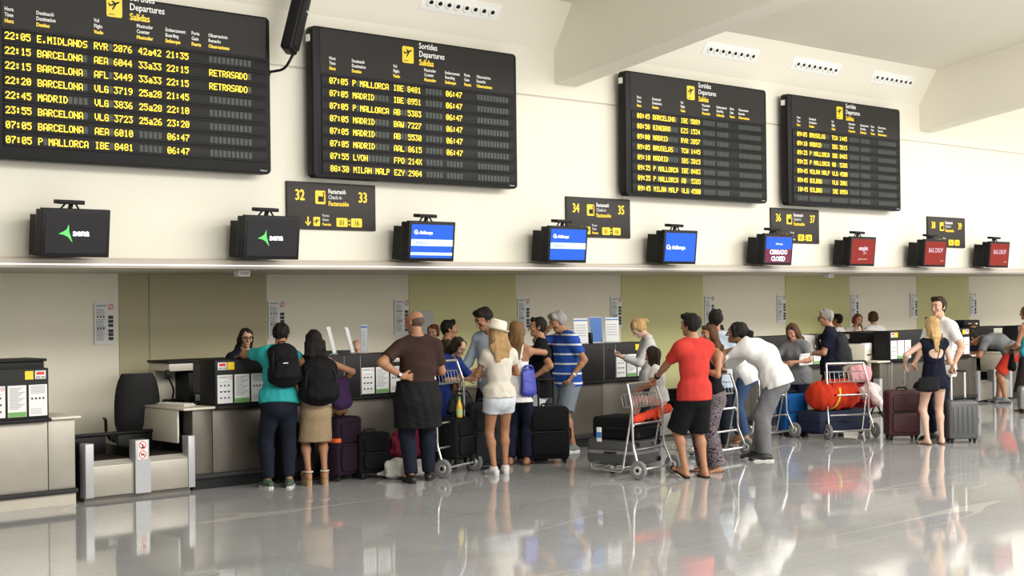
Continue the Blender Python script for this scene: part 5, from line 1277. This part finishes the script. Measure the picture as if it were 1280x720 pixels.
def _paisley(n, l, p, v):
    w = n.new('ShaderNodeTexNoise'); w.inputs['Scale'].default_value = 9; w.inputs['Detail'].default_value = 2; w.inputs['Distortion'].default_value = 4.5; l.new(v, w.inputs['Vector'])
    r = n.new('ShaderNodeValToRGB'); e = r.color_ramp.elements; e[0].position = .40; e[0].color = (.014, .012, .016, 1); e[1].position = .62; e[1].color = (.028, .022, .026, 1)
    q = r.color_ramp.elements.new(.47); q.color = (.26, .20, .21, 1); q = r.color_ramp.elements.new(.50); q.color = (.05, .045, .055, 1); q = r.color_ramp.elements.new(.55); q.color = (.20, .17, .19, 1)
    l.new(w.outputs['Fac'], r.inputs['Fac']); l.new(r.outputs['Color'], p.inputs['Base Color'])
C_paisley = pattern_mat('grey_paisley_cloth', _paisley)
M_shoe_w = mat('white_sneaker', (.68, .68, .66), .6); M_shoe_b = mat('black_shoe', (.014, .014, .014), .45); M_shoe_g = mat('grey_sneaker', (.16, .165, .17), .7); M_shoe_gn = mat('grey_green_trainer', (.055, .085, .055), .7, var=.5, vscale=20); M_cork = mat('cork_wedge', (.42, .28, .15), .8); M_sand = mat('brown_sandal', (.09, .045, .02), .6)
M_solew = mat('white_sole', (.62, .61, .58), .7); M_watch = mat('steel_watch', (.6, .6, .6), .3, metal=.9)
def watch(J, i, root, m=None):
    w, e = J['wr%d' % i], J['el%d' % i]; d = unit(w-e); c = w-d*.03; b = MB()
    q = Vector((0, 0, 1)).rotation_difference(Vector(d)).to_matrix().to_4x4(); T = Matrix.Translation(tuple(c)) @ q
    b.lathe([(.028, -.011), (.034, -.011), (.034, .011), (.028, .011)], 18, T); o = b.build('wristwatch', m or M_blk, root)
    n = J['palm%d' % i]; p = c-unit(n-d*n.dot(d))*.034; b = MB(); b.wheel(tuple(p), tuple(-n), .019, .01); b.build('watch_face', M_watch, o)
def dressed(label, x, y, face, J, tone, hr, hm, top=None, topm=None, bottom=None, botm=None, shoe_m=None, kind='shoe', bits=True, topn='shirt', botn='trousers', glasses=None, hair_kw={}, res=.013, sole_m=None, hands_=True):
    r = person(label, x, y, face, J, tone, None, res, kind != 'shoe', hands_)
    if hr: wear(r, 'hair', hair(J, hr, **hair_kw), hm, .010)
    if top is not None: wear(r, topn, top, topm, .012, int(x*10))
    if bottom is not None: wear(r, botn, bottom, botm, .012, int(y*10))
    if shoe_m is not None: (shoes(J, r, shoe_m, sole_m) if kind == 'shoe' else flipflops(J, r, shoe_m))
    if bits: face_bits(J, r, hm if hm else H_dark, glasses)
    return r
def world_pt(r, p):
    a = r.rotation_euler[2]; return (r.location[0]+p[0]*math.cos(a)-p[1]*math.sin(a), r.location[1]+p[0]*math.sin(a)+p[1]*math.cos(a), p[2])

# man in teal leaning on the counter
J = pose(1.67, 'm', lean=20, side=9, feet=((-.10, .02, 10), (.10, -.04, 20)), hands=((-.22, .54, 1.315), (.12, .48, 1.31)), elbow=((-1, -.1, .15), (1, -.3, -.3)), hpitch=12, hyaw=-25, py=-.06, palm=((0, 0, -1), (0, 0, -1)))
r = dressed('man in a teal t-shirt with a black backpack leaning his elbow on the counter', 8.30, 12.38, 16, J, 'tan', 'short', H_black, shirt(J, .020, -.03, .60), C_teal, trousers(J, .020, .97, waist=.06), C_jean, M_shoe_gn, sole_m=M_solew)
p = J['che']; bq = world_pt(r, p+J['top'] @ V3(.02, -.185, -.20)); backpack('black backpack worn by the man in teal', bq, r.rotation_euler[2], .34, .22, .46, M_lug_b, 0, True, None, True, -20)
# woman with backpack and crochet skirt
J = pose(1.55, 'f', lean=3, feet=((-.085, 0, 4, .055, -18), (.085, .03, 8, .055, -18)), hands=((-.18, .20, 1.0), (.30, .16, 1.03)), elbow=((-.7, -1, 0), (1, -.6, 0)), hpitch=8)
r = dressed('woman with long black hair, black backpack and beige crochet skirt', 8.66, 12.22, 12, J, 'tan', 'long', H_black, tank(J, .010, -.02), C_croch, skirt(J, .44, .014, .014), C_croch, None, 'bare', botn='skirt', hair_kw=dict(length=.03, vol=2.0, spread=1.4))
for i in (0, 1):
    b = sole(J, i, .03, 1.0, z=-.085); z0 = min(q[2] for q in b.v); an = J['an%d' % i]
    b.v = [(x, y, z if k < len(b.v)//2 else max(0.0, z-.03)) for k, (x, y, z) in enumerate(b.v)]; b.v = [(x, y, 0.0 if k >= len(b.v)//2 else z) for k, (x, y, z) in enumerate(b.v)]
    o = b.build('wedge_sandal', M_cork, r)
    MB().tube([(an[0]+.04*math.cos(t_*math.pi/6), an[1]-.005+.045*math.sin(t_*math.pi/6), an[2]+.02) for t_ in range(12)], .008, 6, 0, True).build('ankle_strap', C_cream, o)
bq = world_pt(r, V3(0, -.185, .84)); backpack('large black backpack worn by the woman in the crochet skirt', bq, r.rotation_euler[2], .40, .25, .49, M_lug_b, 0, True, None, False, 0, 6)
bag('purple fleece hanging at the right hip of the woman in the crochet skirt', world_pt(r, V3(.27, -.02, .76)), r.rotation_euler[2]+.6, .24, .14, .36, M_purple, 0, 'fleece_jacket', 'jacket', seed=13)
# bald man in brown
J = pose(1.74, 'm', lean=-2, feet=((-.08, -.02, 6), (.14, .16, 14)), hands=((-.19, -.13, 1.10), (.24, .32, 1.12)), elbow=((-1, -.25, .1), (.35, -.6, -.8)), hyaw=38, hpitch=6, build=1.10, palm=((-.2, .9, 0), (0, 0, -1)), handdir=((.85, -.1, -.1), None), curl=(.5, .8))
r = dressed('bald man in a brown t-shirt, one hand on his hip, jacket round his waist', 9.50, 11.62, 12, J, 'tan', 'bald', hairm('stubble_brown', (.10, .065, .05)), shirt(J, .018, -.0, .72), C_brown, trousers(J, .022, .98, waist=.06), C_jean, M_shoe_b)
s_ = skirt(J, .56, .064, .014, waist=.13, amp=.010); wear(r, 'tied_jacket', s_, C_charc, .012, 4); watch(J, 0, r)
F = Field(); F.ec(J['pel']+V3(-.10, .13, .12), J['pel']+V3(.10, .13, .10), .03, k=.02); F.ec(J['pel']+V3(0, .15, .1), J['pel']+V3(-.06, .17, -.2), .035, .03, k=.02); F.amp = .006; wear(r, 'jacket_knot', F, C_charc)
# two people behind the belt
J = pose(1.54, 'f', feet=((-.09, 0, 6), (.09, 0, 6)), hpitch=5)
dressed('auburn-haired woman half hidden behind the bald man in brown', 12.02, 14.36, 165, J, 'fair', 'bun', H_red, shirt(J, .014, -.10, .6), C_uni, trousers(J), C_uni, M_shoe_b, res=.015, hair_kw=dict(vol=.9))
J = pose(1.59, 'm', feet=((-.10, 0, 6), (.10, 0, 6)))
dressed('dark-haired man in an olive-brown shirt in profile before the green panel', 11.72, 13.76, -80, J, 'tan', 'short', H_black, shirt(J, .018, -.10, 1.8), C_olive, trousers(J), C_jean, M_shoe_b, res=.015, hair_kw=dict(vol=1.5))
# woman in blue bending over the trolley
J = pose(1.52, 'f', lean=32, feet=((-.10, 0, 6), (.10, 0, 6)), hands=((-.08, .52, 1.02), (.10, .50, 1.00)), hpitch=24, elbow=((-.8, -1, -.4), (.8, -1, -.4)))
r = dressed('smiling dark-haired woman in a royal blue top bending over the edge-on trolley', 10.52, 12.53, -128, J, 'fair', 'long', H_dark, shirt(J, .020, -.30, .9, flare=.02), C_royal, trousers(J), C_royal, M_shoe_b, hair_kw=dict(length=.06))
# tall man in pale blue shirt
J = pose(1.76, 'm', lean=5, feet=((-.11, 0, 8), (.11, 0, 8)), hands=((-.06, .36, 1.06), (.24, .30, .99)), hpitch=24, hyaw=-15, elbow=((-.7, -1, -.2), (.6, -1, -.1)))
r = dressed('tall dark-haired man in a pale blue long-sleeved shirt looking down', 11.35, 12.52, 140, J, 'tan', 'quiff', H_black, shirt(J, .022, -.16, 1.75, vneck=.05), C_lblue, trousers(J), C_navy, M_shoe_b, hair_kw=dict(vol=1.5))
watch(J, 1, r)
# woman in white hat
J = pose(1.59, 'f', lean=0, feet=((-.075, -.02, 4), (.085, .06, 16)), hands=((-.02, .26, 1.06), (.06, .24, 1.10)), hyaw=12, hpitch=6, elbow=((-1, -.5, -.3), (1, -.5, -.3)))
r = dressed('woman in a white fedora, cream top and frayed denim shorts seen from behind', 10.54, 11.52, 22, J, 'tan', 'long', H_gold, shirt(J, .016, -.01, .42), C_cream, trousers(J, .018, .21, flare=.014, waist=.06), C_ljean, M_shoe_w, botn='shorts', sole_m=M_solew, hair_kw=dict(length=.17, vol=1.6, spread=1.45))
q = MB(); Hh = J['HR']; hs = J['hs']; T = Matrix([list(Hh[0])+[0], list(Hh[1])+[0], list(Hh[2])+[0], [0, 0, 0, 1]]); T = Matrix.Translation(tuple(J['hd']+Hh @ V3(0, -.012, .055)*hs)) @ T @ Matrix.Rotation(R(13), 4, 'Y') @ Matrix.Rotation(R(14), 4, 'X')
q.lathe([(.098, .0), (.135, .014), (.140, .016), (.138, .010), (.100, -.006)], 28, T); 
ho = q.build('hat', mat('cream_straw', (.78, .73, .60), .85, bump=.4, bscale=200), r)
q = MB(); q.lathe([(.100, -.004), (.099, .03), (.095, .075), (.088, .098), (.070, .108), (.04, .102), (.01, .096)], 28, T); q.build('hat_crown', MATS['cream_straw'], ho)
q = MB(); q.lathe([(.1005, .004), (.1015, .006), (.1005, .030), (.099, .032)], 28, T); q.build('hat_band', C_cream, ho)
# light brown haired woman behind
J = pose(1.60, 'f', feet=((-.09, 0, 6), (.09, .04, 8)), hands=((-.1, .28, 1.05), (.06, .26, 1.30)), elbow=((-.8, -1, -.3), (1, -.1, -.2)), hyaw=-20)
r = dressed('woman with long light brown hair in a white sleeveless top behind the white-hatted woman', 11.25, 12.00, -10, J, 'tan', 'long', H_lbrown, tank(J, .014, -.14, flare=.012), C_white, trousers(J, .018, .98, flare=.016), C_navy, M_sand, 'bare', hair_kw=dict(length=.20))
bag('cobalt blue shoulder bag hanging between the two women and the man in the black polo', world_pt(r, V3(.14, -.06, .76)), r.rotation_euler[2]+1.2, .30, .13, .34, M_bluebag, .02, amp=.005)
# man in black polo
J = pose(1.63, 'm', lean=-2, feet=((-.10, 0, 8), (.10, .05, 8)), hands=((-.26, .06, .97), (.2, .2, .92)), hyaw=8, elbow=((-.5, -1, 0), (.6, -1, -.1)), curl=(.95, .4), palm=((0, 0, -1), None))
r = dressed('man in a black polo with white collar gripping a large black suitcase', 11.80, 12.20, 88, J, 'tan', 'short', H_black, shirt(J, .022, -.14, .66), C_black, trousers(J, .026, .38, flare=.015), C_ljean, M_shoe_b, botn='shorts')
def collar(J, r, m, w=.066, up=.045):
    F = Field(); n0 = J['nk']+J['top'] @ V3(0, -.004, .015)*J['s']; ax = J['top'] @ V3(0, .28, 1)
    F.ec(n0, n0+unit(ax)*up, w*J['s'], w*.93*J['s'], k=.004, e=.008); F.ec(n0-unit(ax)*.02, n0+unit(ax)*.09, (w-.008)*J['s'], (w-.010)*J['s'], k=.003, sub=True); return wear(r, 'collar', F, m, .008)
collar(J, r, C_white)
# man in striped polo
J = pose(1.70, 'm', lean=6, feet=((-.11, 0, 8), (.11, .10, 10)), hands=((-.27, .10, .93), (.03, .24, 1.50)), hpitch=22, hyaw=0, elbow=((-.6, -1, -.1), (1, .1, -.8)), build=1.06, palm=((.7, .5, 0), (0, -1, .2)), handdir=(None, (-.2, -.3, .9)))
r = dressed('grey-haired man in a blue and white striped polo with a hand at his face', 12.68, 12.62, 122, J, 'tan', 'short', H_grey, shirt(J, .024, -.10, .70), C_stripe, trousers(J, .030, .47, flare=.02), C_gshort, M_shoe_g, botn='shorts', sole_m=M_solew, hair_kw=dict(vol=1.6))
watch(J, 0, r, M_watch); collar(J, r, cloth('plain_blue_jersey', (.022, .075, .36)))
# blonde woman with phone
J = pose(1.62, 'f', lean=6, feet=((-.09, 0, 6), (.09, .03, 6)), hands=((-.06, .36, 1.14), (.06, .34, 1.12)), hpitch=40, elbow=((-.5, -1, -.6), (.5, -1, -.6)), palm=((0, 0, 1), (0, 0, 1)))
r = dressed('blonde woman in a pale grey sweater looking down at a phone', 13.66, 12.14, 100, J, 'pale', 'pony', H_blond, shirt(J, .012, -.20, 1.85), cloth('pale_grey_knit', (.58, .58, .56)), trousers(J), C_jean, M_shoe_b, hair_kw=dict(length=.06))
pq = world_pt(r, V3(-.02, .46, 1.20)); q = MB(); q.cbox(-.035, .035, -.07, .07, -.004, .004, .003); o = q.build('smartphone', M_blk); o.location = pq; o.rotation_euler = (R(25), 0, r.rotation_euler[2]); tag(o, 'dark smartphone held by the blonde woman in the pale sweater', 'phone')
MB().box(-.031, .031, -.062, .062, .004, .005).build('phone_screen', M_scr, o)
# child on the trolley
J = pose(1.06, 'f', lean=6, seat=.79, feet=((-.06, .27, 6, .47), (.07, .30, 6, .44)), hands=((-.16, .20, .86), (.12, .18, .90)), hpitch=6)
r = dressed('small dark-haired child in a white t-shirt and pink trousers sitting on the trolley', 11.90, 10.46, 80, J, 'tan', 'bob', H_dark, shirt(J, .012, -.08, .6), C_white, trousers(J, .012, .95), C_pink, M_shoe_w, hair_kw=dict(length=.15, vol=2.6))
# man in red
J = pose(1.67, 'm', lean=2, feet=((-.10, .04, 10, .02, -22), (.10, -.02, 14)), hands=((-.20, .42, 1.02), (.16, .40, 1.0)), hyaw=22, elbow=((-.9, -.6, -.5), (.7, -1, -.2)), build=.93, curl=(.9, .9), palm=((0, 0, -1), (0, 0, -1)))
r = dressed('man in a bright red t-shirt and black shorts pushing the trolley with the child', 11.66, 9.76, 34, J, 'tan', 'short', H_black, shirt(J, .022, -.08, .72), C_red, trousers(J, .026, .50, flare=.030), C_black, M_blk, 'flip', botn='shorts', hair_kw=dict(vol=1.5))
watch(J, 0, r)
# woman with sunglasses on her head
J = pose(1.55, 'f', feet=((-.09, 0, 6), (.09, .04, 8)), hands=((-.10, .20, 1.12), (.05, .24, 1.16)), hyaw=10, elbow=((-1, -.6, -.5), (1, -.6, -.5)))
r = dressed('brown-haired woman in a black top and paisley trousers with sunglasses on her head', 12.18, 9.95, 118, J, 'tan', 'long', H_brown, tank(J, .010, -.10), C_black, trousers(J, .026, .995, flare=.035), C_paisley, M_sand, 'flip', glasses='head', hair_kw=dict(length=.16, vol=1.2))
# person in pale blue behind
J = pose(1.67, 'm', feet=((-.10, 0, 8), (.10, 0, 8)), hands=((-.1, .3, 1.1), (.12, .3, 1.1)))
r = dressed('dark-haired person in a pale blue shirt standing behind the paisley-trousered woman', 13.96, 11.34, -6, J, 'tan', 'short', H_black, shirt(J, .022, -.12, .8), C_lblue, trousers(J), C_jean, M_shoe_b, hair_kw=dict(vol=1.9))
# white-shirted person in jeans behind the leaning man
J = pose(1.68, 'f', lean=48, feet=((-.10, 0, 8), (.10, .1, 8)), hands=((-.12, .50, 1.0), (.12, .50, 1.0)), hpitch=10)
r = dressed('person in a white shirt and blue jeans bending behind the leaning ponytailed man', 14.90, 11.62, 88, J, 'tan', 'pony', H_black, shirt(J, .022, -.14, 1.4), C_white, trousers(J, .018, .96), C_bjean, M_sand, 'bare', hair_kw=dict(length=.2))
# leaning man in white
J = pose(1.77, 'm', lean=61, feet=((-.09, -.02, 8), (.09, .10, 8)), hands=((-.34, .44, 1.06), (.16, .62, 1.04)), hpitch=-20, elbow=((0, 1, -.35), (.5, .4, -.8)), py=-.14, bend=.30, palm=((.6, 0, -.6), (0, 0, -1)), curl=(.9, .9), handdir=((.5, -.3, -.1), None))
r = dressed('ponytailed man in a white shirt and grey trousers leaning forward onto a trolley', 13.42, 10.22, 84, J, 'brown', 'pony', H_black, shirt(J, .038, -.09, 1.35, soff=.026, flare=.02), C_white, trousers(J, .022, .99, flare=.010, waist=.05), C_mgrey, M_shoe_b, sole_m=M_solew, hair_kw=dict(length=.10))
# curly woman in grey
J = pose(1.49, 'f', lean=14, feet=((-.10, 0, 8), (.10, 0, 8)), hands=((-.10, .34, .98), (.08, .36, .97)), hpitch=20, elbow=((-1, -.5, -.3), (1, -.5, -.3)), build=1.10)
r = dressed('woman with wavy brown hair in a grey t-shirt looking down beside the blue suitcase', 16.36, 11.88, 158, J, 'ruddy', 'long', H_brown, shirt(J, .020, -.12, .72), C_grey, trousers(J), C_navy, M_shoe_b, glasses='head', hair_kw=dict(length=.05, vol=1.9, spread=1.35))
# grey-haired man with backpack
J = pose(1.65, 'm', lean=3, feet=((-.10, 0, 8), (.10, .05, 8)), hands=((-.10, .30, 1.05), (.08, .36, 1.10)), hpitch=8, build=1.05, elbow=((-.6, -1, -.3), (.6, -1, -.3)))
r = dressed('grey-haired man in a navy polo with a grey backpack holding papers', 17.30, 11.98, 84, J, 'ruddy', 'short', H_grey, shirt(J, .024, -.12, .72), C_navy, trousers(J), C_jean, M_shoe_b, glasses='clear')
backpack('grey backpack worn by the grey-haired man in navy', world_pt(r, J['che']+V3(0, -.150, -.28)), r.rotation_euler[2], .34, .24, .48, M_lug_c, 0, True, None, False, -3, 9)
def papers(label, loc, rx_, rz_, w=.21, h=.30):
    b = MB(); v = []; f = []
    for j in range(9):
        for i in range(5): v.append((-w/2+w*i/4, .03*math.sin(j/8*2.4)+.006*i, h*j/8))
    for j in range(8):
        for i in range(4): k = j*5+i; f.append((k, k+1, k+6, k+5))
    b.add(v, f); o = b.build('paper_sheets', M_paper); md = o.modifiers.new('thickness', 'SOLIDIFY'); md.thickness = .003
    o.location = loc; o.rotation_euler = (rx_, 0, rz_); tag(o, label, 'papers')
papers('curved white papers held out by the grey-haired man in navy', world_pt(r, V3(-.16, .30, 1.06)), R(-28), R(-50))
J2 = J
papers('white paper in the hands of the woman in the grey t-shirt', (16.16, 11.62, .93), R(20), R(-30), .15, .16)
# clerks beyond the far shelf
J = pose(1.53, 'f', feet=((-.09, 0, 6), (.09, 0, 6)))
dressed('clerk with short dark hair and white shirt in profile, left of the three clerks', 21.05, 14.42, 70, J, 'tan', 'short', H_black, shirt(J, .016, -.1, .6), C_white, trousers(J), C_uni, M_shoe_b, res=.016)
J = pose(1.53, 'f', hands=((-.05, .20, 1.29), (.07, .19, 1.32)), elbow=((-.4, .3, -1), (.4, .3, -1)), lean=6, htilt=-14, hpitch=6)
dressed('clerk with auburn bobbed hair facing us, middle of the three clerks', 21.46, 14.40, -150, J, 'ruddy', 'bob', H_red, shirt(J, .016, -.1, .6), C_white, trousers(J), C_uni, M_shoe_b, res=.016, hair_kw=dict(length=.08))
J = pose(1.55, 'f', feet=((-.09, 0, 6), (.09, 0, 6)))
dressed('clerk with short brown hair and white shirt seen from behind, right of the three clerks', 22.05, 14.38, 35, J, 'fair', 'bob', H_brown, shirt(J, .018, -.1, .6), C_white, trousers(J), C_uni, M_shoe_b, res=.016, hair_kw=dict(length=.06, vol=1.8))
# clerk at desk 32
J = pose(1.57, 'f', hands=((-.15, .3, 1.0), (.15, .3, 1.0)), hpitch=6)
dressed('clerk with long dark hair and glasses in a dark uniform behind the counter', 8.74, 13.66, 200, J, 'fair', 'long', H_dark, shirt(J, .018, -.1, 1.6), C_uni, trousers(J), C_uni, M_shoe_b, glasses='clear', hair_kw=dict(length=.05))
# bald clerk
J = pose(1.72, 'm', seat=.58, feet=((-.10, .42, 6), (.10, .42, 6)), hands=((-.15, .35, .86), (.15, .35, .86)), hpitch=12)
r = dressed('bald clerk whose head just shows above the counter behind the card holders', 10.44, 13.86, 160, J, 'fair', 'bald', H_lbrown, shirt(J, .018, -.05, 1.6), C_white, trousers(J, .018, .95), C_uni, M_shoe_b)
office_chair((r.location[0], r.location[1], 0), r.rotation_euler[2], 'black office chair the bald clerk sits on')
# girl in dark dress
J = pose(1.57, 'f', feet=((-.095, 0, 12), (.10, .02, 14)), hands=((-.30, .18, .98), (.10, .22, 1.0)), hyaw=28, elbow=((-1, -.5, -.1), (.7, -.7, -.4)), curl=(.7, .5))
F = Field(); torso(F, J, .008); 
r = person('girl with long blond hair in a short midnight-blue dress with an open back', 16.20, 9.71, 24, J, 'pale', None)
wear(r, 'hair', hair(J, 'long', length=.20, vol=1.2, spread=.85), H_blond, .010); face_bits(J, r, H_brown, 'head')
F = Field(); torso(F, J, .009); T = J['top']
F.ball(J['che']+T @ V3(0, -.11, .03), .125, .06, .062, k=.01, sub=True, ref=T[:, 0])
n0 = J['nk']+V3(0, .0, .03); F.ec(n0, n0+V3(0, .04, .2), .085, .10, k=.006, sub=True); F.cut(n0+V3(0, 0, -.02), (0, -.15, 1)); F.cut(J['pel']+V3(0, 0, .0), (0, 0, -1)); wear(r, 'dress_bodice', F, C_dnavy, .010)
wear(r, 'dress_skirt', skirt(J, .69, .024, .070, waist=.20, amp=.006), C_dnavy, .012)
flipflops(J, r, M_sand)
bag('black clutch bag hanging at the hip of the girl in the dark dress', world_pt(r, V3(-.16, -.19, .66)), r.rotation_euler[2], .34, .11, .20, fabric('black_leather', (.010, .010, .011)), 0, 'shoulder_bag', 'bag', amp=.004)
q = MB(); q.tube([world_pt(r, V3(*v)) for v in ((-.10, -.20, .86), (-.02, -.17, 1.1), (.06, -.13, 1.30), (.10, -.02, 1.37))], .007, 6, .1); o = q.build('shoulder_strap', M_blk); tag(o, 'thin black strap across the back of the girl in the dark dress', 'strap')
# man in white polo
J = pose(1.80, 'm', lean=0, feet=((-.11, 0, 8), (.12, .02, 10)), hands=((-.33, .14, .97), (.15, .3, 1.0)), hyaw=10, elbow=((-1, -.8, .1), (.6, -1, -.2)), curl=(.95, .5), palm=((0, 0, -1), None))
r = dressed('tall young man in a white polo shirt holding a pull-handle suitcase', 16.78, 9.96, 138, J, 'fair', 'quiff', H_dark, shirt(J, .022, -.13, .72), C_white, trousers(J, .016, .98), C_navy, M_shoe_b, hair_kw=dict(vol=1.2))
collar(J, r, C_white, .066, .035)
# far right
J = pose(1.62, 'f', seat=None, hands=((-.2, .3, 1.0), (.2, .3, 1.0)), drop=.31, feet=((-.09, .05, 6), (.09, .05, 6)))
dressed('clerk with brown hair looking over the back of the bending man', 24.05, 13.62, 185, J, 'tan', 'bob', H_brown, shirt(J, .016, -.1, .6), C_uni, trousers(J), C_uni, M_shoe_b, res=.016, hair_kw=dict(length=.05))
J = pose(1.74, 'm', lean=84, bend=.55, feet=((-.10, 0, 8), (.10, .14, 8)), hands=((-.16, .62, .84), (.16, .66, .84)), hpitch=45, py=-.12, drop=.04)
r = dressed('man in a grey t-shirt and red shorts bending far over the baggage belt', 23.10, 12.48, 84, J, 'tan', 'short', H_dark, shirt(J, .024, -.08, .66), C_grey, trousers(J, .03, .46, flare=.02), C_rshort, M_shoe_g, botn='shorts', res=.016)
backpack('black backpack standing by the bending man in red shorts', (23.0, 13.08, .388), R(20), .34, .22, .44, M_lug_b, 0, False, None, False, 0, 12)
J = pose(1.64, 'f', feet=((-.09, 0, 6), (.09, .05, 8)), hands=((-.12, .28, 1.0), (.14, .26, .98)), hyaw=10)
r = dressed('tanned woman in a turquoise top with hair up, cut by the right edge', 21.72, 11.34, 55, J, 'tan', 'bun', H_brown, tank(J, .012, -.06), C_turq, skirt(J, .30, .02, .03), cloth('dark_brown_skirt', (.04, .03, .028)), M_sand, 'flip', botn='skirt', res=.015, hair_kw=dict(vol=.8))
bag('black tote held by the woman in turquoise', world_pt(r, V3(-.22, .16, .62)), r.rotation_euler[2]+.8, .28, .14, .32, M_lug_b, .04, 'tote_bag', 'bag', seed=15)
